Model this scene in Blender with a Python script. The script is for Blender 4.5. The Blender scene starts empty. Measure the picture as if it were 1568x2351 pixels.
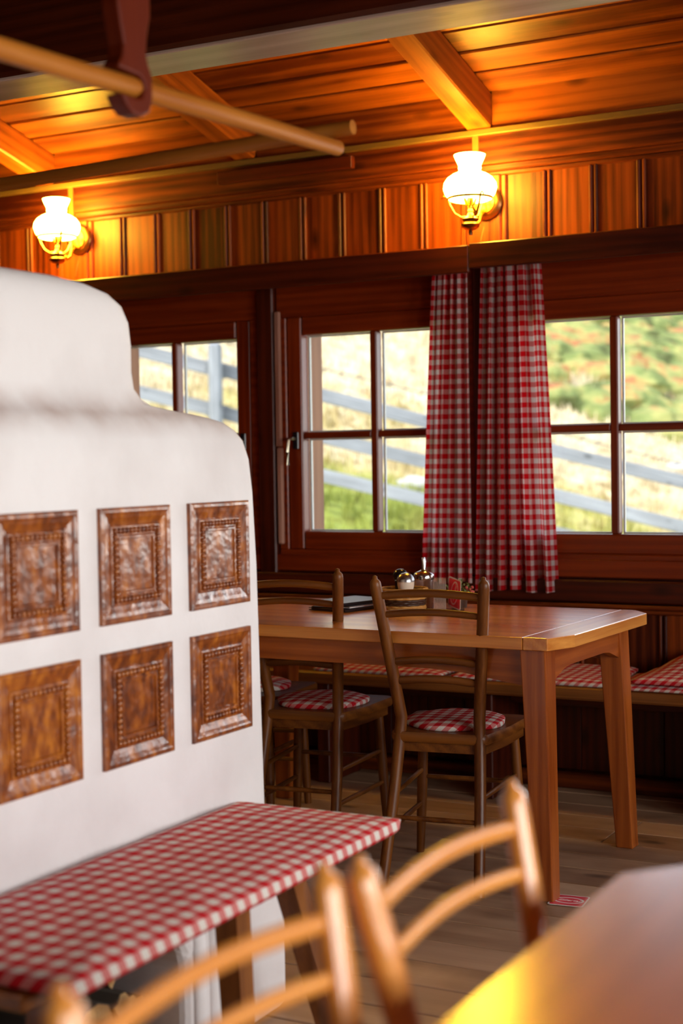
import bpy, bmesh, math, random
from mathutils import Vector, Matrix, noise
random.seed(7)
sc = bpy.context.scene
C = sc.collection
PI = math.pi

# ------------------------------------------------------------------ camera
F_PX, IMG_W, IMG_H = 3400.0, 1568.0, 2351.0
CAM = Vector((0.0, 0.0, 1.28))
yaw, pit, rol = math.radians(28.132), math.radians(-1.936), math.radians(-0.902)
fwd = Vector((-math.sin(yaw)*math.cos(pit), math.cos(yaw)*math.cos(pit), math.sin(pit)))
right = Vector((math.cos(yaw), math.sin(yaw), 0))
up = right.cross(fwd)
r2 = math.cos(rol)*right + math.sin(rol)*up
u2 = -math.sin(rol)*right + math.cos(rol)*up
cd = bpy.data.cameras.new('camera')
cam = bpy.data.objects.new('camera', cd); C.objects.link(cam)
m = Matrix((r2, u2, -fwd)).transposed().to_4x4(); m.translation = CAM
cam.matrix_world = m
cd.sensor_fit = 'VERTICAL'; cd.sensor_height = 36.0; cd.sensor_width = 36.0*IMG_W/IMG_H
cd.lens = F_PX/IMG_H*36.0
cd.clip_start = 0.05; cd.clip_end = 400
cd.dof.use_dof = True; cd.dof.focus_distance = 4.45; cd.dof.aperture_fstop = 2.4
sc.camera = cam
sc.view_settings.view_transform = 'Standard'; sc.view_settings.look = 'None'
sc.view_settings.gamma = 1.0; sc.view_settings.use_curve_mapping = False
sc.view_settings.exposure = 0.0

# ------------------------------------------------------------------ world, sun, area lamps added at the windows
wd = bpy.data.worlds.new('sky'); sc.world = wd; wd.use_nodes = True
nt = wd.node_tree; nt.nodes.clear()
sky = nt.nodes.new('ShaderNodeTexSky'); sky.sky_type = 'NISHITA'; sky.sun_disc = False
sky.sun_elevation = math.radians(42); sky.sun_rotation = math.radians(190); sky.altitude = 1800
hsv = nt.nodes.new('ShaderNodeHueSaturation'); hsv.inputs['Saturation'].default_value = 0.45
bg = nt.nodes.new('ShaderNodeBackground'); bg.inputs['Strength'].default_value = 0.72
wo = nt.nodes.new('ShaderNodeOutputWorld')
nt.links.new(sky.outputs[0], hsv.inputs['Color']); nt.links.new(hsv.outputs[0], bg.inputs[0]); nt.links.new(bg.outputs[0], wo.inputs[0])
sl = bpy.data.lights.new('sun', 'SUN'); sl.energy = 3.9; sl.angle = math.radians(3); sl.color = (1, 0.95, 0.86)
so = bpy.data.objects.new('sun', sl); C.objects.link(so); so.location = (0, -20, 30)
so.rotation_euler = Vector((0.35, 1.0, -0.95)).to_track_quat('-Z', 'Y').to_euler()

def window_light(loc, direction, w, h, power, col=(1, 0.97, 0.95)):  # area lamp added outside a window to strengthen its daylight
    l = bpy.data.lights.new('window_fill_lamp', 'AREA'); l.shape = 'RECTANGLE'; l.size = w; l.size_y = h
    l.energy = power; l.color = col
    o = bpy.data.objects.new('window_fill_lamp', l); C.objects.link(o); o.location = loc
    o.rotation_euler = Vector(direction).to_track_quat('-Z', 'Z').to_euler()
    return o
RW_X = 2.3            # inner face of the right wall
RW_WIN = [-0.15, 1.55, 3.25]
for y in RW_WIN:
    window_light((RW_X+0.32, y, 1.5), (-1, 0, -0.06), 1.15, 1.25, 86)
BW_WIN = [1.29, 0.27, -0.75]    # windows of the far wall, outside the frame
for x in BW_WIN:
    window_light((x, 5.98, 1.42), (0, -1, -0.06), 0.8, 0.85, 26)

# ------------------------------------------------------------------ helpers
def tag(o, label=None, cat=None, group=None, kind=None):
    if label: o['label'] = label
    if cat: o['category'] = cat
    if group: o['group'] = group
    if kind: o['kind'] = kind
    return o

def link(o, parent=None):
    C.objects.link(o)
    if parent is not None: o.parent = parent
    return o

def empty(name, loc=(0, 0, 0), rz=0, label=None, cat=None, group=None):
    o = bpy.data.objects.new(name, None); link(o); o.empty_display_size = 0.1
    o.location = loc; o.rotation_euler = (0, 0, rz)
    return tag(o, label, cat, group)

class MB:
    def __init__(s): s.v = []; s.f = []; s.uv = None; s.mi = []
    def add(s, vs, fs, mi=0):
        n = len(s.v); s.v += [tuple(q) for q in vs]; s.f += [tuple(i+n for i in f) for f in fs]; s.mi += [mi]*len(fs); return s
    def box(s, c, d, bev=0.0, rot=None, mi=0):
        hx, hy, hz = d[0]/2, d[1]/2, d[2]/2
        b = min(bev, hx*0.9, hy*0.9, hz*0.9)
        vs = []; fs = []; H = (hx, hy, hz)
        if b <= 0:
            for x in (-1, 1):
                for y in (-1, 1):
                    for z in (-1, 1): vs.append((x*hx, y*hy, z*hz))
            fs = [(0,1,3,2),(4,6,7,5),(0,4,5,1),(2,3,7,6),(0,2,6,4),(1,5,7,3)]
        else:
            key = {}
            S = (-1, 1)
            for x in S:
                for y in S:
                    for z in S:
                        for a in range(3):
                            sg = (x, y, z)
                            key[(sg, a)] = len(vs)
                            vs.append(tuple(sg[k]*(H[k] if k == a else H[k]-b) for k in range(3)))
            for a in range(3):
                o1, o2 = [k for k in range(3) if k != a]
                for sa in S:
                    ring = []
                    for p, q in ((-1,-1),(1,-1),(1,1),(-1,1)):
                        sg = [0,0,0]; sg[a] = sa; sg[o1] = p; sg[o2] = q; ring.append(key[(tuple(sg), a)])
                    fs.append(tuple(ring))
            for a, bb, cc in ((0,1,2),(0,2,1),(1,2,0)):
                for sa in S:
                    for sb in S:
                        def k(ax, scc):
                            sg = [0,0,0]; sg[a] = sa; sg[bb] = sb; sg[cc] = scc; return key[(tuple(sg), ax)]
                        fs.append((k(a,-1), k(a,1), k(bb,1), k(bb,-1)))
            for x in S:
                for y in S:
                    for z in S: fs.append(tuple(key[((x,y,z),a)] for a in range(3)))
        out = []
        for q in vs:
            q = Vector(q)
            if rot is not None: q = rot @ q
            out.append(q + Vector(c))
        return s.add(out, fs, mi)
    def tube(s, pts, r, n=10, cap=True, flat=None, mi=0):
        # flat: (ry) second radius measured along world z for oval bars
        pts = [Vector(p) for p in pts]; k = len(pts)
        rs = r if isinstance(r, (list, tuple)) else [r]*k
        vs = []; fs = []
        t0 = (pts[1]-pts[0]).normalized()
        ref = Vector((0, 0, 1)) if abs(t0.z) < 0.9 else Vector((1, 0, 0))
        for i, p in enumerate(pts):
            t = (pts[min(i+1, k-1)]-pts[max(i-1, 0)])
            t = t.normalized() if t.length > 1e-9 else t0
            e1 = (ref - ref.dot(t)*t).normalized(); e2 = t.cross(e1)
            for j in range(n):
                a = 2*PI*j/n
                vs.append(p + e1*math.cos(a)*(flat[i] if isinstance(flat, list) else (flat if flat else rs[i])) + e2*math.sin(a)*rs[i])
        for i in range(k-1):
            for j in range(n):
                fs.append((i*n+j, i*n+(j+1) % n, (i+1)*n+(j+1) % n, (i+1)*n+j))
        if cap:
            fs.append(tuple(range(n-1, -1, -1))); fs.append(tuple(range((k-1)*n, k*n)))
        return s.add(vs, fs, mi)
    def lathe(s, prof, n=24, c=(0, 0, 0), mi=0):
        vs = []; fs = []; k = len(prof)
        for r, z in prof:
            for j in range(n):
                a = 2*PI*j/n; vs.append((c[0]+max(r, 1e-4)*math.cos(a), c[1]+max(r, 1e-4)*math.sin(a), c[2]+z))
        for i in range(k-1):
            for j in range(n): fs.append((i*n+j, i*n+(j+1) % n, (i+1)*n+(j+1) % n, (i+1)*n+j))
        fs.append(tuple(range(n-1, -1, -1))); fs.append(tuple(range((k-1)*n, k*n)))
        return s.add(vs, fs, mi)
    def prism(s, poly, axis, a, b, mi=0):
        # poly: 2D points in the two other axes (in x,y,z order); extruded from a to b along axis
        n = len(poly); vs = []
        for t in (a, b):
            for p in poly:
                vs.append((t, p[0], p[1]) if axis == 0 else (p[0], t, p[1]) if axis == 1 else (p[0], p[1], t))
        fs = [tuple(range(n)), tuple(range(2*n-1, n-1, -1))]
        for i in range(n): fs.append((i, (i+1) % n, n+(i+1) % n, n+i))
        return s.add(vs, fs, mi)
    def sphere(s, c, r, n=10, m_=6, sc_=(1, 1, 1), mi=0):
        prof = [(math.sin(PI*i/m_), -math.cos(PI*i/m_)) for i in range(m_+1)]
        vs = []; fs = []
        for a_, z in prof:
            for j in range(n):
                t = 2*PI*j/n; vs.append((c[0]+r*sc_[0]*a_*math.cos(t), c[1]+r*sc_[1]*a_*math.sin(t), c[2]+r*sc_[2]*z))
        for i in range(m_):
            for j in range(n): fs.append((i*n+j, i*n+(j+1) % n, (i+1)*n+(j+1) % n, (i+1)*n+j))
        return s.add(vs, fs, mi)
    def mesh(s, name, mats, smooth=False, recalc=True, uv=None):
        me = bpy.data.meshes.new(name); me.from_pydata(s.v, [], s.f)
        for mt in (mats if isinstance(mats, (list, tuple)) else [mats]): me.materials.append(mt)
        if any(s.mi): me.polygons.foreach_set('material_index', s.mi)
        if uv is not None:
            L = me.uv_layers.new(name='UVMap')
            for lp in me.loops: L.data[lp.index].uv = uv[lp.vertex_index]
        if recalc:
            bm = bmesh.new(); bm.from_mesh(me)
            bmesh.ops.remove_doubles(bm, verts=bm.verts, dist=1e-6)
            bmesh.ops.recalc_face_normals(bm, faces=bm.faces); bm.to_mesh(me); bm.free()
        if smooth:
            me.shade_smooth() if smooth is True else me.polygons.foreach_set('use_smooth', [True]*len(me.polygons))
            if smooth is not True:
                try: me.set_sharp_from_angle(angle=math.radians(smooth))
                except Exception: pass
        me.update(); return me
    def build(s, name, mats, parent=None, smooth=False, recalc=True, uv=None, loc=None):
        o = bpy.data.objects.new(name, s.mesh(name, mats, smooth, recalc, uv)); link(o, parent)
        if loc: o.location = loc
        return o

_boxes = {}
def board(name, c, d, mat, parent=None, bev=0.003, rot=None):
    """one wooden piece as its own object, mesh shared by size"""
    k = (tuple(round(x, 4) for x in d), mat.name, bev)
    if k not in _boxes: _boxes[k] = MB().box((0, 0, 0), d, bev).mesh(name, mat)
    o = bpy.data.objects.new(name, _boxes[k]); link(o, parent); o.location = c
    if rot: o.rotation_euler = rot
    return o

def span(name, x0, x1, y0, y1, z0, z1, mat, parent=None, bev=0.003):
    return board(name, ((x0+x1)/2, (y0+y1)/2, (z0+z1)/2), (x1-x0, y1-y0, z1-z0), mat, parent, bev)

def struct(name, mb, mat, **k):
    o = mb.build(name, mat, **k); o['kind'] = 'structure'; return o

def copy_tree(o, parent=None):
    c = o.copy(); link(c, parent)
    for ch in list(o.children): copy_tree(ch, c)
    return c

# ------------------------------------------------------------------ materials
def newmat(name):
    mt = bpy.data.materials.new(name); mt.use_nodes = True
    n = mt.node_tree.nodes; b = n['Principled BSDF']; return mt, mt.node_tree, b
def setp(b, **k):
    for key, v in k.items():
        nm = {'col': 'Base Color', 'rough': 'Roughness', 'metal': 'Metallic', 'spec': 'Specular IOR Level', 'coat': 'Coat Weight', 'coatr': 'Coat Roughness',
              'trans': 'Transmission Weight', 'ior': 'IOR', 'sheen': 'Sheen Weight', 'alpha': 'Alpha'}[key]
        b.inputs[nm].default_value = (*v, 1) if key == 'col' else v
def plain(name, col, rough=0.5, **k):
    mt, t, b = newmat(name); setp(b, col=col, rough=rough, **k); return mt
def node(t, ty, **k):
    n = t.nodes.new(ty)
    for a, v in k.items(): setattr(n, a, v)
    return n
def mathn(t, op, a, b=None, clamp=False):
    n = t.nodes.new('ShaderNodeMath'); n.operation = op; n.use_clamp = clamp
    for i, x in enumerate((a, b)):
        if x is None: continue
        if isinstance(x, (int, float)): n.inputs[i].default_value = x
        else: t.links.new(x, n.inputs[i])
    return n.outputs[0]
def ramp(t, fac, stops):
    r = t.nodes.new('ShaderNodeValToRGB'); e = r.color_ramp.elements
    while len(e) < len(stops): e.new(0.5)
    for i, (p, c) in enumerate(stops): e[i].position = p; e[i].color = (*c, 1)
    t.links.new(fac, r.inputs[0]); return r.outputs[0]
def mix(t, fac, a, b, mode='MIX'):
    n = t.nodes.new('ShaderNodeMix'); n.data_type = 'RGBA'; n.blend_type = mode
    for sock, x in ((n.inputs[0], fac), (n.inputs[6], a), (n.inputs[7], b)):
        if isinstance(x, (int, float)): sock.default_value = x
        elif isinstance(x, tuple): sock.default_value = (*x, 1)
        else: t.links.new(x, sock)
    return n.outputs[2]

_woods = {}
def wood(kind, axis=0):
    if (kind, axis) in _woods: return _woods[(kind, axis)]
    P = WOODS[kind]
    mt, t, b = newmat('wood_%s_%s' % (kind, 'xyz'[axis]))
    tc = node(t, 'ShaderNodeTexCoord'); oi = node(t, 'ShaderNodeObjectInfo')
    off = node(t, 'ShaderNodeVectorMath', operation='SCALE'); off.inputs[0].default_value = (17.3, 9.1, 23.7)
    t.links.new(oi.outputs['Random'], off.inputs['Scale'])
    addv = node(t, 'ShaderNodeVectorMath', operation='ADD')
    t.links.new(tc.outputs['Object'], addv.inputs[0]); t.links.new(off.outputs[0], addv.inputs[1])
    def mapped(al, ac):
        s = [ac]*3; s[axis] = al
        mp = node(t, 'ShaderNodeMapping'); mp.inputs['Scale'].default_value = s
        t.links.new(addv.outputs[0], mp.inputs['Vector']); return mp.outputs[0]
    n1 = node(t, 'ShaderNodeTexNoise'); n1.inputs['Scale'].default_value = 1.0; n1.inputs['Detail'].default_value = 5; n1.inputs['Distortion'].default_value = 0.8
    t.links.new(mapped(P.get('al', 1.3), P.get('ac', 8.0)), n1.inputs['Vector'])
    n2 = node(t, 'ShaderNodeTexNoise'); n2.inputs['Scale'].default_value = 1.0; n2.inputs['Detail'].default_value = 3
    t.links.new(mapped(4.0, 140.0), n2.inputs['Vector'])
    # growth rings: sine of a slowly warped coordinate
    n3 = node(t, 'ShaderNodeTexWave', wave_type='RINGS', rings_direction='XYZ'[axis]); n3.inputs['Scale'].default_value = 1.0
    n3.inputs['Distortion'].default_value = 5.0; n3.inputs['Detail'].default_value = 2.0; n3.inputs['Detail Scale'].default_value = 0.9
    t.links.new(mapped(0.8, 9.0), n3.inputs['Vector'])
    f = mathn(t, 'ADD', mathn(t, 'MULTIPLY', n1.outputs['Fac'], 0.62), mathn(t, 'ADD', 0.13-P.get('ring', 0.15)/2, mathn(t, 'MULTIPLY', n3.outputs['Fac'], P.get('ring', 0.15))))
    f = mathn(t, 'ADD', f, mathn(t, 'MULTIPLY', mathn(t, 'SUBTRACT', n2.outputs['Fac'], 0.5), P.get('fibre', 0.30)))
    f = mathn(t, 'ADD', f, mathn(t, 'MULTIPLY', mathn(t, 'SUBTRACT', oi.outputs['Random'], 0.5), P.get('vary', 0.2)))
    d, l = P['dark'], P['light']
    mid = tuple((a+c)/2 for a, c in zip(d, l))
    col = ramp(t, f, [(P.get('lo', 0.28), d), (0.46, mid), (P.get('hi', 0.64), l)])
    if P.get('knots', 1):
        vo = node(t, 'ShaderNodeTexVoronoi'); vo.inputs['Scale'].default_value = 1.0; vo.inputs['Randomness'].default_value = 1.0
        t.links.new(mapped(3.2, 7.0), vo.inputs['Vector'])
        kf = mathn(t, 'SUBTRACT', 1.0, mathn(t, 'MULTIPLY', vo.outputs['Distance'], 5.5), True)
        kf = mathn(t, 'POWER', kf, 0.8, True)
        col = mix(t, mathn(t, 'MULTIPLY', kf, 0.85), col, tuple(x*0.22 for x in d))
    t.links.new(col, b.inputs['Base Color'])
    setp(b, rough=P['rough'], spec=P.get('spec', 0.4), coat=P.get('coat', 0.0), coatr=P.get('coatr', 0.1)); b.inputs['Coat IOR'].default_value = P.get('cior', 1.5); b.inputs['IOR'].default_value = P.get('ior', 1.5)
    rg = mathn(t, 'ADD', P['rough']-0.08, mathn(t, 'MULTIPLY', n1.outputs['Fac'], 0.16)); t.links.new(rg, b.inputs['Roughness'])
    bp = node(t, 'ShaderNodeBump'); bp.inputs['Strength'].default_value = P.get('bump', 0.12); bp.inputs['Distance'].default_value = 0.004
    t.links.new(n2.outputs['Fac'], bp.inputs['Height']); t.links.new(bp.outputs[0], b.inputs['Normal'])
    _woods[(kind, axis)] = mt; return mt
WOODS = {
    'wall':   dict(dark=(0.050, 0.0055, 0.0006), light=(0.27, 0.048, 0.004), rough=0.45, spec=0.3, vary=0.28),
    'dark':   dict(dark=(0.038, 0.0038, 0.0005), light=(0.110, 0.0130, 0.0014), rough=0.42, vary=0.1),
    'ceil':   dict(dark=(0.11, 0.017, 0.0015), light=(0.36, 0.085, 0.007), rough=0.45, spec=0.3, vary=0.32),
    'frame':  dict(dark=(0.15, 0.014, 0.0012), light=(0.29, 0.036, 0.003), rough=0.36, vary=0.08, knots=0),
    'beam':   dict(dark=(0.040, 0.005, 0.001), light=(0.10, 0.014, 0.002), rough=0.40, vary=0.0),
    'table':  dict(dark=(0.52, 0.150, 0.020), light=(0.80, 0.33, 0.065), rough=0.30, vary=0.05, knots=0, coat=0.7, coatr=0.20),
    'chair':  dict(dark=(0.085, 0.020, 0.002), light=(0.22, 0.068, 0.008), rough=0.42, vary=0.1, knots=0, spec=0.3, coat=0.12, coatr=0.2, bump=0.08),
    'chair_lit': dict(dark=(0.58, 0.190, 0.026), light=(0.80, 0.33, 0.065), rough=0.32, vary=0.05, knots=0, coat=0.8, coatr=0.2, bump=0.05),  # chair wood with strong side light put into a lighter tone
    'redtable': dict(dark=(0.46, 0.070, 0.006), light=(0.62, 0.115, 0.010), rough=0.45, vary=0.0, knots=0, coat=1.0, coatr=0.21, cior=2.4, bump=0.03),
    'floor':  dict(dark=(0.24, 0.120, 0.062), light=(0.58, 0.36, 0.215), rough=0.5, spec=0.35, vary=0.30, fibre=0.12, ring=0.06, al=2.2, ac=5.0, lo=0.22, hi=0.74),
    'bench':  dict(dark=(0.17, 0.050, 0.009), light=(0.34, 0.12, 0.024), rough=0.34, vary=0.05, coat=0.4, coatr=0.2),
    'pole':   dict(dark=(0.30, 0.082, 0.007), light=(0.44, 0.150, 0.018), rough=0.5, spec=0.15, vary=0.1, knots=0),
    'bracket': dict(dark=(0.10, 0.010, 0.0010), light=(0.15, 0.018, 0.002), rough=0.5, spec=0.15, knots=0),
    'reveal': dict(dark=(0.20, 0.065, 0.022), light=(0.38, 0.150, 0.060), rough=0.6, knots=0),
    'pale':   dict(dark=(0.44, 0.30, 0.23), light=(0.66, 0.49, 0.40), rough=0.35, vary=0.0, coat=0.5, coatr=0.25),  # tone imitates the daylight sheen under the tie beam
    'tleg':   dict(dark=(0.24, 0.045, 0.005), light=(0.46, 0.115, 0.015), rough=0.32, vary=0.05, knots=0, coat=0.5, coatr=0.2),
    'raw':    dict(dark=(0.30, 0.12, 0.075), light=(0.52, 0.27, 0.19), rough=0.7, vary=0.2, bump=0.6),
    'grey':   dict(dark=(0.20, 0.205, 0.22), light=(0.40, 0.41, 0.44), rough=0.8, vary=0.2),
    'log':    dict(dark=(0.42, 0.22, 0.08), light=(0.74, 0.46, 0.19), rough=0.8, vary=0.3, bump=0.5),
}
def gingham(name, period, translucent=0.0, red=(0.60, 0.010, 0.018), white=(0.80, 0.73, 0.66)):
    mt, t, b = newmat(name)
    uvn = node(t, 'ShaderNodeUVMap'); sep = node(t, 'ShaderNodeSeparateXYZ'); t.links.new(uvn.outputs[0], sep.inputs[0])
    def stripe(o):
        fr = mathn(t, 'FRACT', mathn(t, 'MULTIPLY', o, 1.0/period))
        return mathn(t, 'LESS_THAN', fr, 0.5)
    s = mathn(t, 'MULTIPLY', mathn(t, 'ADD', stripe(sep.outputs[0]), stripe(sep.outputs[1])), 0.5)
    pink = tuple(0.62*a+0.38*w for a, w in zip(red, white)); pink = (pink[0], pink[1]*0.75, pink[2]*0.75)
    r = t.nodes.new('ShaderNodeValToRGB'); r.color_ramp.interpolation = 'CONSTANT'; e = r.color_ramp.elements
    e.new(0.75)
    for i, (p, c) in enumerate(((0.0, white), (0.25, pink), (0.75, red))): e[i].position = p; e[i].color = (*c, 1)
    t.links.new(s, r.inputs[0])
    wv = node(t, 'ShaderNodeTexNoise'); wv.inputs['Scale'].default_value = 900; wv.inputs['Detail'].default_value = 2
    t.links.new(uvn.outputs[0], wv.inputs['Vector'])
    col = mix(t, 1.0, r.outputs[0], ramp(t, wv.outputs['Fac'], [(0.3, (0.85, 0.85, 0.85)), (0.7, (1, 1, 1))]), 'MULTIPLY')
    t.links.new(col, b.inputs['Base Color']); setp(b, rough=0.85, spec=0.15)
    if translucent:
        tr = node(t, 'ShaderNodeBsdfTranslucent'); t.links.new(col, tr.inputs[0])
        ms = node(t, 'ShaderNodeMixShader'); ms.inputs[0].default_value = translucent
        t.links.new(b.outputs[0], ms.inputs[1]); t.links.new(tr.outputs[0], ms.inputs[2])
        t.links.new(ms.outputs[0], t.nodes['Material Output'].inputs[0])
    return mt
G_CURTAIN = gingham('gingham_curtain', 0.0400, 0.60, red=(0.74, 0.006, 0.012), white=(0.94, 0.89, 0.86))
G_SEAT = gingham('gingham_seat', 0.041)
G_BENCH = gingham('gingham_bench', 0.036)
G_STOVE = gingham('gingham_stove_bench', 0.043)

def plaster_mat():
    mt, t, b = newmat('white_plaster')
    tc = node(t, 'ShaderNodeTexCoord')
    n1 = node(t, 'ShaderNodeTexNoise'); n1.inputs['Scale'].default_value = 3.2; n1.inputs['Detail'].default_value = 6; t.links.new(tc.outputs['Object'], n1.inputs['Vector'])
    col = ramp(t, n1.outputs['Fac'], [(0.3, (0.71, 0.655, 0.645)), (0.6, (0.82, 0.775, 0.77))])
    # mottled brown band on the shoulder between the two tiers
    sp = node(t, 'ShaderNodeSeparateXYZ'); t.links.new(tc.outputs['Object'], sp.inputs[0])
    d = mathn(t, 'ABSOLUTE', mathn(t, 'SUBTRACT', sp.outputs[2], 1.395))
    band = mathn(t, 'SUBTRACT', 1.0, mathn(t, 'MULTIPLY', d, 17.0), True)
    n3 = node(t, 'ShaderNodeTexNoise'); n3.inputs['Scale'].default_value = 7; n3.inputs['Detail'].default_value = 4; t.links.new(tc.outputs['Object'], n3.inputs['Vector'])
    brown_mask = mathn(t, 'MULTIPLY', band, mathn(t, 'MULTIPLY', mathn(t, 'SUBTRACT', n3.outputs['Fac'], 0.30, True), 2.2), True)
    col = mix(t, mathn(t, 'MULTIPLY', brown_mask, 0.75), col, (0.36, 0.20, 0.15))
    t.links.new(col, b.inputs['Base Color']); setp(b, rough=0.85, spec=0.2)
    n2 = node(t, 'ShaderNodeTexNoise'); n2.inputs['Scale'].default_value = 40; n2.inputs['Detail'].default_value = 5; t.links.new(tc.outputs['Object'], n2.inputs['Vector'])
    bp = node(t, 'ShaderNodeBump'); bp.inputs['Strength'].default_value = 0.25; bp.inputs['Distance'].default_value = 0.006
    t.links.new(n2.outputs['Fac'], bp.inputs['Height']); t.links.new(bp.outputs[0], b.inputs['Normal'])
    return mt
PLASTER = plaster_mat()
def glaze_mat():
    mt, t, b = newmat('brown_glaze')
    tc = node(t, 'ShaderNodeTexCoord'); oi = node(t, 'ShaderNodeObjectInfo')
    n1 = node(t, 'ShaderNodeTexNoise'); n1.noise_dimensions = '4D'; n1.inputs['Scale'].default_value = 55; n1.inputs['Detail'].default_value = 5
    mp = node(t, 'ShaderNodeMapping'); mp.inputs['Scale'].default_value = (1, 1, 0.45); t.links.new(tc.outputs['Object'], mp.inputs[0]); t.links.new(mp.outputs[0], n1.inputs['Vector'])
    t.links.new(mathn(t, 'MULTIPLY', oi.outputs['Random'], 30), n1.inputs['W'])
    f = mathn(t, 'ADD', n1.outputs['Fac'], mathn(t, 'MULTIPLY', mathn(t, 'SUBTRACT', oi.outputs['Random'], 0.5), 0.16))
    col = ramp(t, f, [(0.30, (0.11, 0.020, 0.0018)), (0.5, (0.27, 0.062, 0.004)), (0.72, (0.50, 0.155, 0.011))])
    t.links.new(col, b.inputs['Base Color']); setp(b, rough=0.34, spec=0.5, coat=0.55, coatr=0.24)
    n2 = node(t, 'ShaderNodeTexNoise'); n2.noise_dimensions = '4D'; n2.inputs['Scale'].default_value = 26; t.links.new(tc.outputs['Object'], n2.inputs['Vector']); t.links.new(mathn(t, 'MULTIPLY', oi.outputs['Random'], 50), n2.inputs['W'])
    bp = node(t, 'ShaderNodeBump'); bp.inputs['Strength'].default_value = 0.45; bp.inputs['Distance'].default_value = 0.010
    t.links.new(n2.outputs['Fac'], bp.inputs['Height']); t.links.new(bp.outputs[0], b.inputs['Normal']); t.links.new(bp.outputs[0], b.inputs['Coat Normal'])
    return mt
GLAZE = glaze_mat()
BRASS = plain('brass', (0.62, 0.33, 0.065), 0.26, metal=1.0)
BRONZE = plain('dark_bronze', (0.20, 0.085, 0.025), 0.3, metal=0.9)
CHROME = plain('chrome', (0.78, 0.77, 0.76), 0.14, metal=1.0)
STEEL = plain('brushed_steel', (0.62, 0.55, 0.42), 0.3, metal=1.0)
BLACK = plain('black_plastic', (0.012, 0.010, 0.012), 0.25)
WHITE = plain('white_card', (0.82, 0.78, 0.74), 0.6)
CARD = plain('card_edge', (0.55, 0.36, 0.22), 0.8)
REDINK = plain('red_print', (0.72, 0.045, 0.065), 0.45)
LEATHER = plain('black_leather', (0.020, 0.014, 0.015), 0.3, coat=0.3)
CERAMIC = plain('cream_ceramic', (0.80, 0.66, 0.52), 0.35)
DUCT = plain('tan_duct', (0.15, 0.080, 0.018), 0.5)
SPACER = plain('window_spacer', (0.78, 0.78, 0.76), 0.4)
DARKGAP = plain('dark_void', (0.012, 0.004, 0.002), 0.9)
BARK = plain('bark', (0.10, 0.075, 0.055), 0.95)
WICK_L = plain('wicker_tan', (0.55, 0.26, 0.06), 0.5)
WICK_D = plain('wicker_dark', (0.06, 0.022, 0.010), 0.4)
STONE = plain('pale_stone', (0.50, 0.49, 0.48), 0.9)
WIRE = plain('wire', (0.12, 0.11, 0.11), 0.5, metal=0.6)
def glassmat(name, tint=(1, 1, 1), rough=0.0):
    mt, t, b = newmat(name)
    t.nodes.remove(b)
    tr = node(t, 'ShaderNodeBsdfTransparent'); tr.inputs[0].default_value = (*tint, 1)
    gl = node(t, 'ShaderNodeBsdfGlossy'); gl.inputs['Roughness'].default_value = rough
    lw = node(t, 'ShaderNodeFresnel'); lw.inputs[0].default_value = 1.45
    ms = node(t, 'ShaderNodeMixShader'); t.links.new(mathn(t, 'MULTIPLY', lw.outputs[0], 0.6), ms.inputs[0])
    t.links.new(tr.outputs[0], ms.inputs[1]); t.links.new(gl.outputs[0], ms.inputs[2])
    t.links.new(ms.outputs[0], t.nodes['Material Output'].inputs[0]); return mt
GLASS = glassmat('window_glass', (0.97, 0.98, 0.97))
ACRYL = glassmat('clear_acrylic', (0.93, 0.93, 0.94), 0.02)
def emit(name, col, s):
    mt, t, b = newmat(name); setp(b, col=(0.9, 0.85, 0.75), rough=0.3)
    b.inputs['Emission Color'].default_value = (*col, 1); b.inputs['Emission Strength'].default_value = s; return mt
OPAL = emit('lit_opal_glass', (1.0, 0.61, 0.055), 88.0)

# ------------------------------------------------------------------ room shell
X0, X1, Y0, YW = -5.2, RW_X, -2.6, 5.56
WT = 0.22                                     # outer wall thickness
CS = 0.26                                     # ceiling pitch
def ceil_z(y): return 2.725 + CS*(5.5-y)
RIDGE = 1.2
# floor
floor = struct('floor', MB().box(((X0+X1)/2, (Y0+YW)/2, -0.06), (X1-X0+0.6, YW-Y0+0.6, 0.08)), DARKGAP)
PW = 0.165
fy = YW-0.02
i = 0
while fy > -0.6:
    w = PW - 0.008
    cuts = sorted([X0, X1] + [random.uniform(-3.6, 1.2)])
    for a, b in zip(cuts[:-1], cuts[1:]):
        span('floor_plank', a+0.001, b-0.001, fy-w, fy, -0.028, random.uniform(-0.0015, 0.0), wood('floor', 0), floor, 0.002)
    fy -= PW; i += 1
span('floor_plank', X0, X1, Y0, fy, -0.028, -0.002, wood('floor', 0), floor, 0.002)

# far wall (with windows) : slab pieces round the openings
WIN = [(-4.215, -3.405), (-3.222, -2.390), (-2.190, -1.345), (-1.165, -0.335), (-0.145, 0.685), (0.875, 1.705)]   # sash outer edges
ZS0, ZS1 = 0.905, 1.905                       # sash bottom / top
wb = MB()
def wbox(x0, x1, z0, z1): wb.box(((x0+x1)/2, YW+WT/2, (z0+z1)/2), (x1-x0, WT, z1-z0))
wbox(X0-0.3, X1+0.3, -0.06, ZS0); wbox(X0-0.3, X1+0.3, ZS1, 3.0)
ed = [X0-0.3] + [q for w_ in WIN for q in w_] + [X1+0.3]
for a, b in zip(ed[0::2], ed[1::2]): wbox(a, b, ZS0, ZS1)
wall_back = struct('wall_back', wb, wood('dark', 2))
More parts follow.
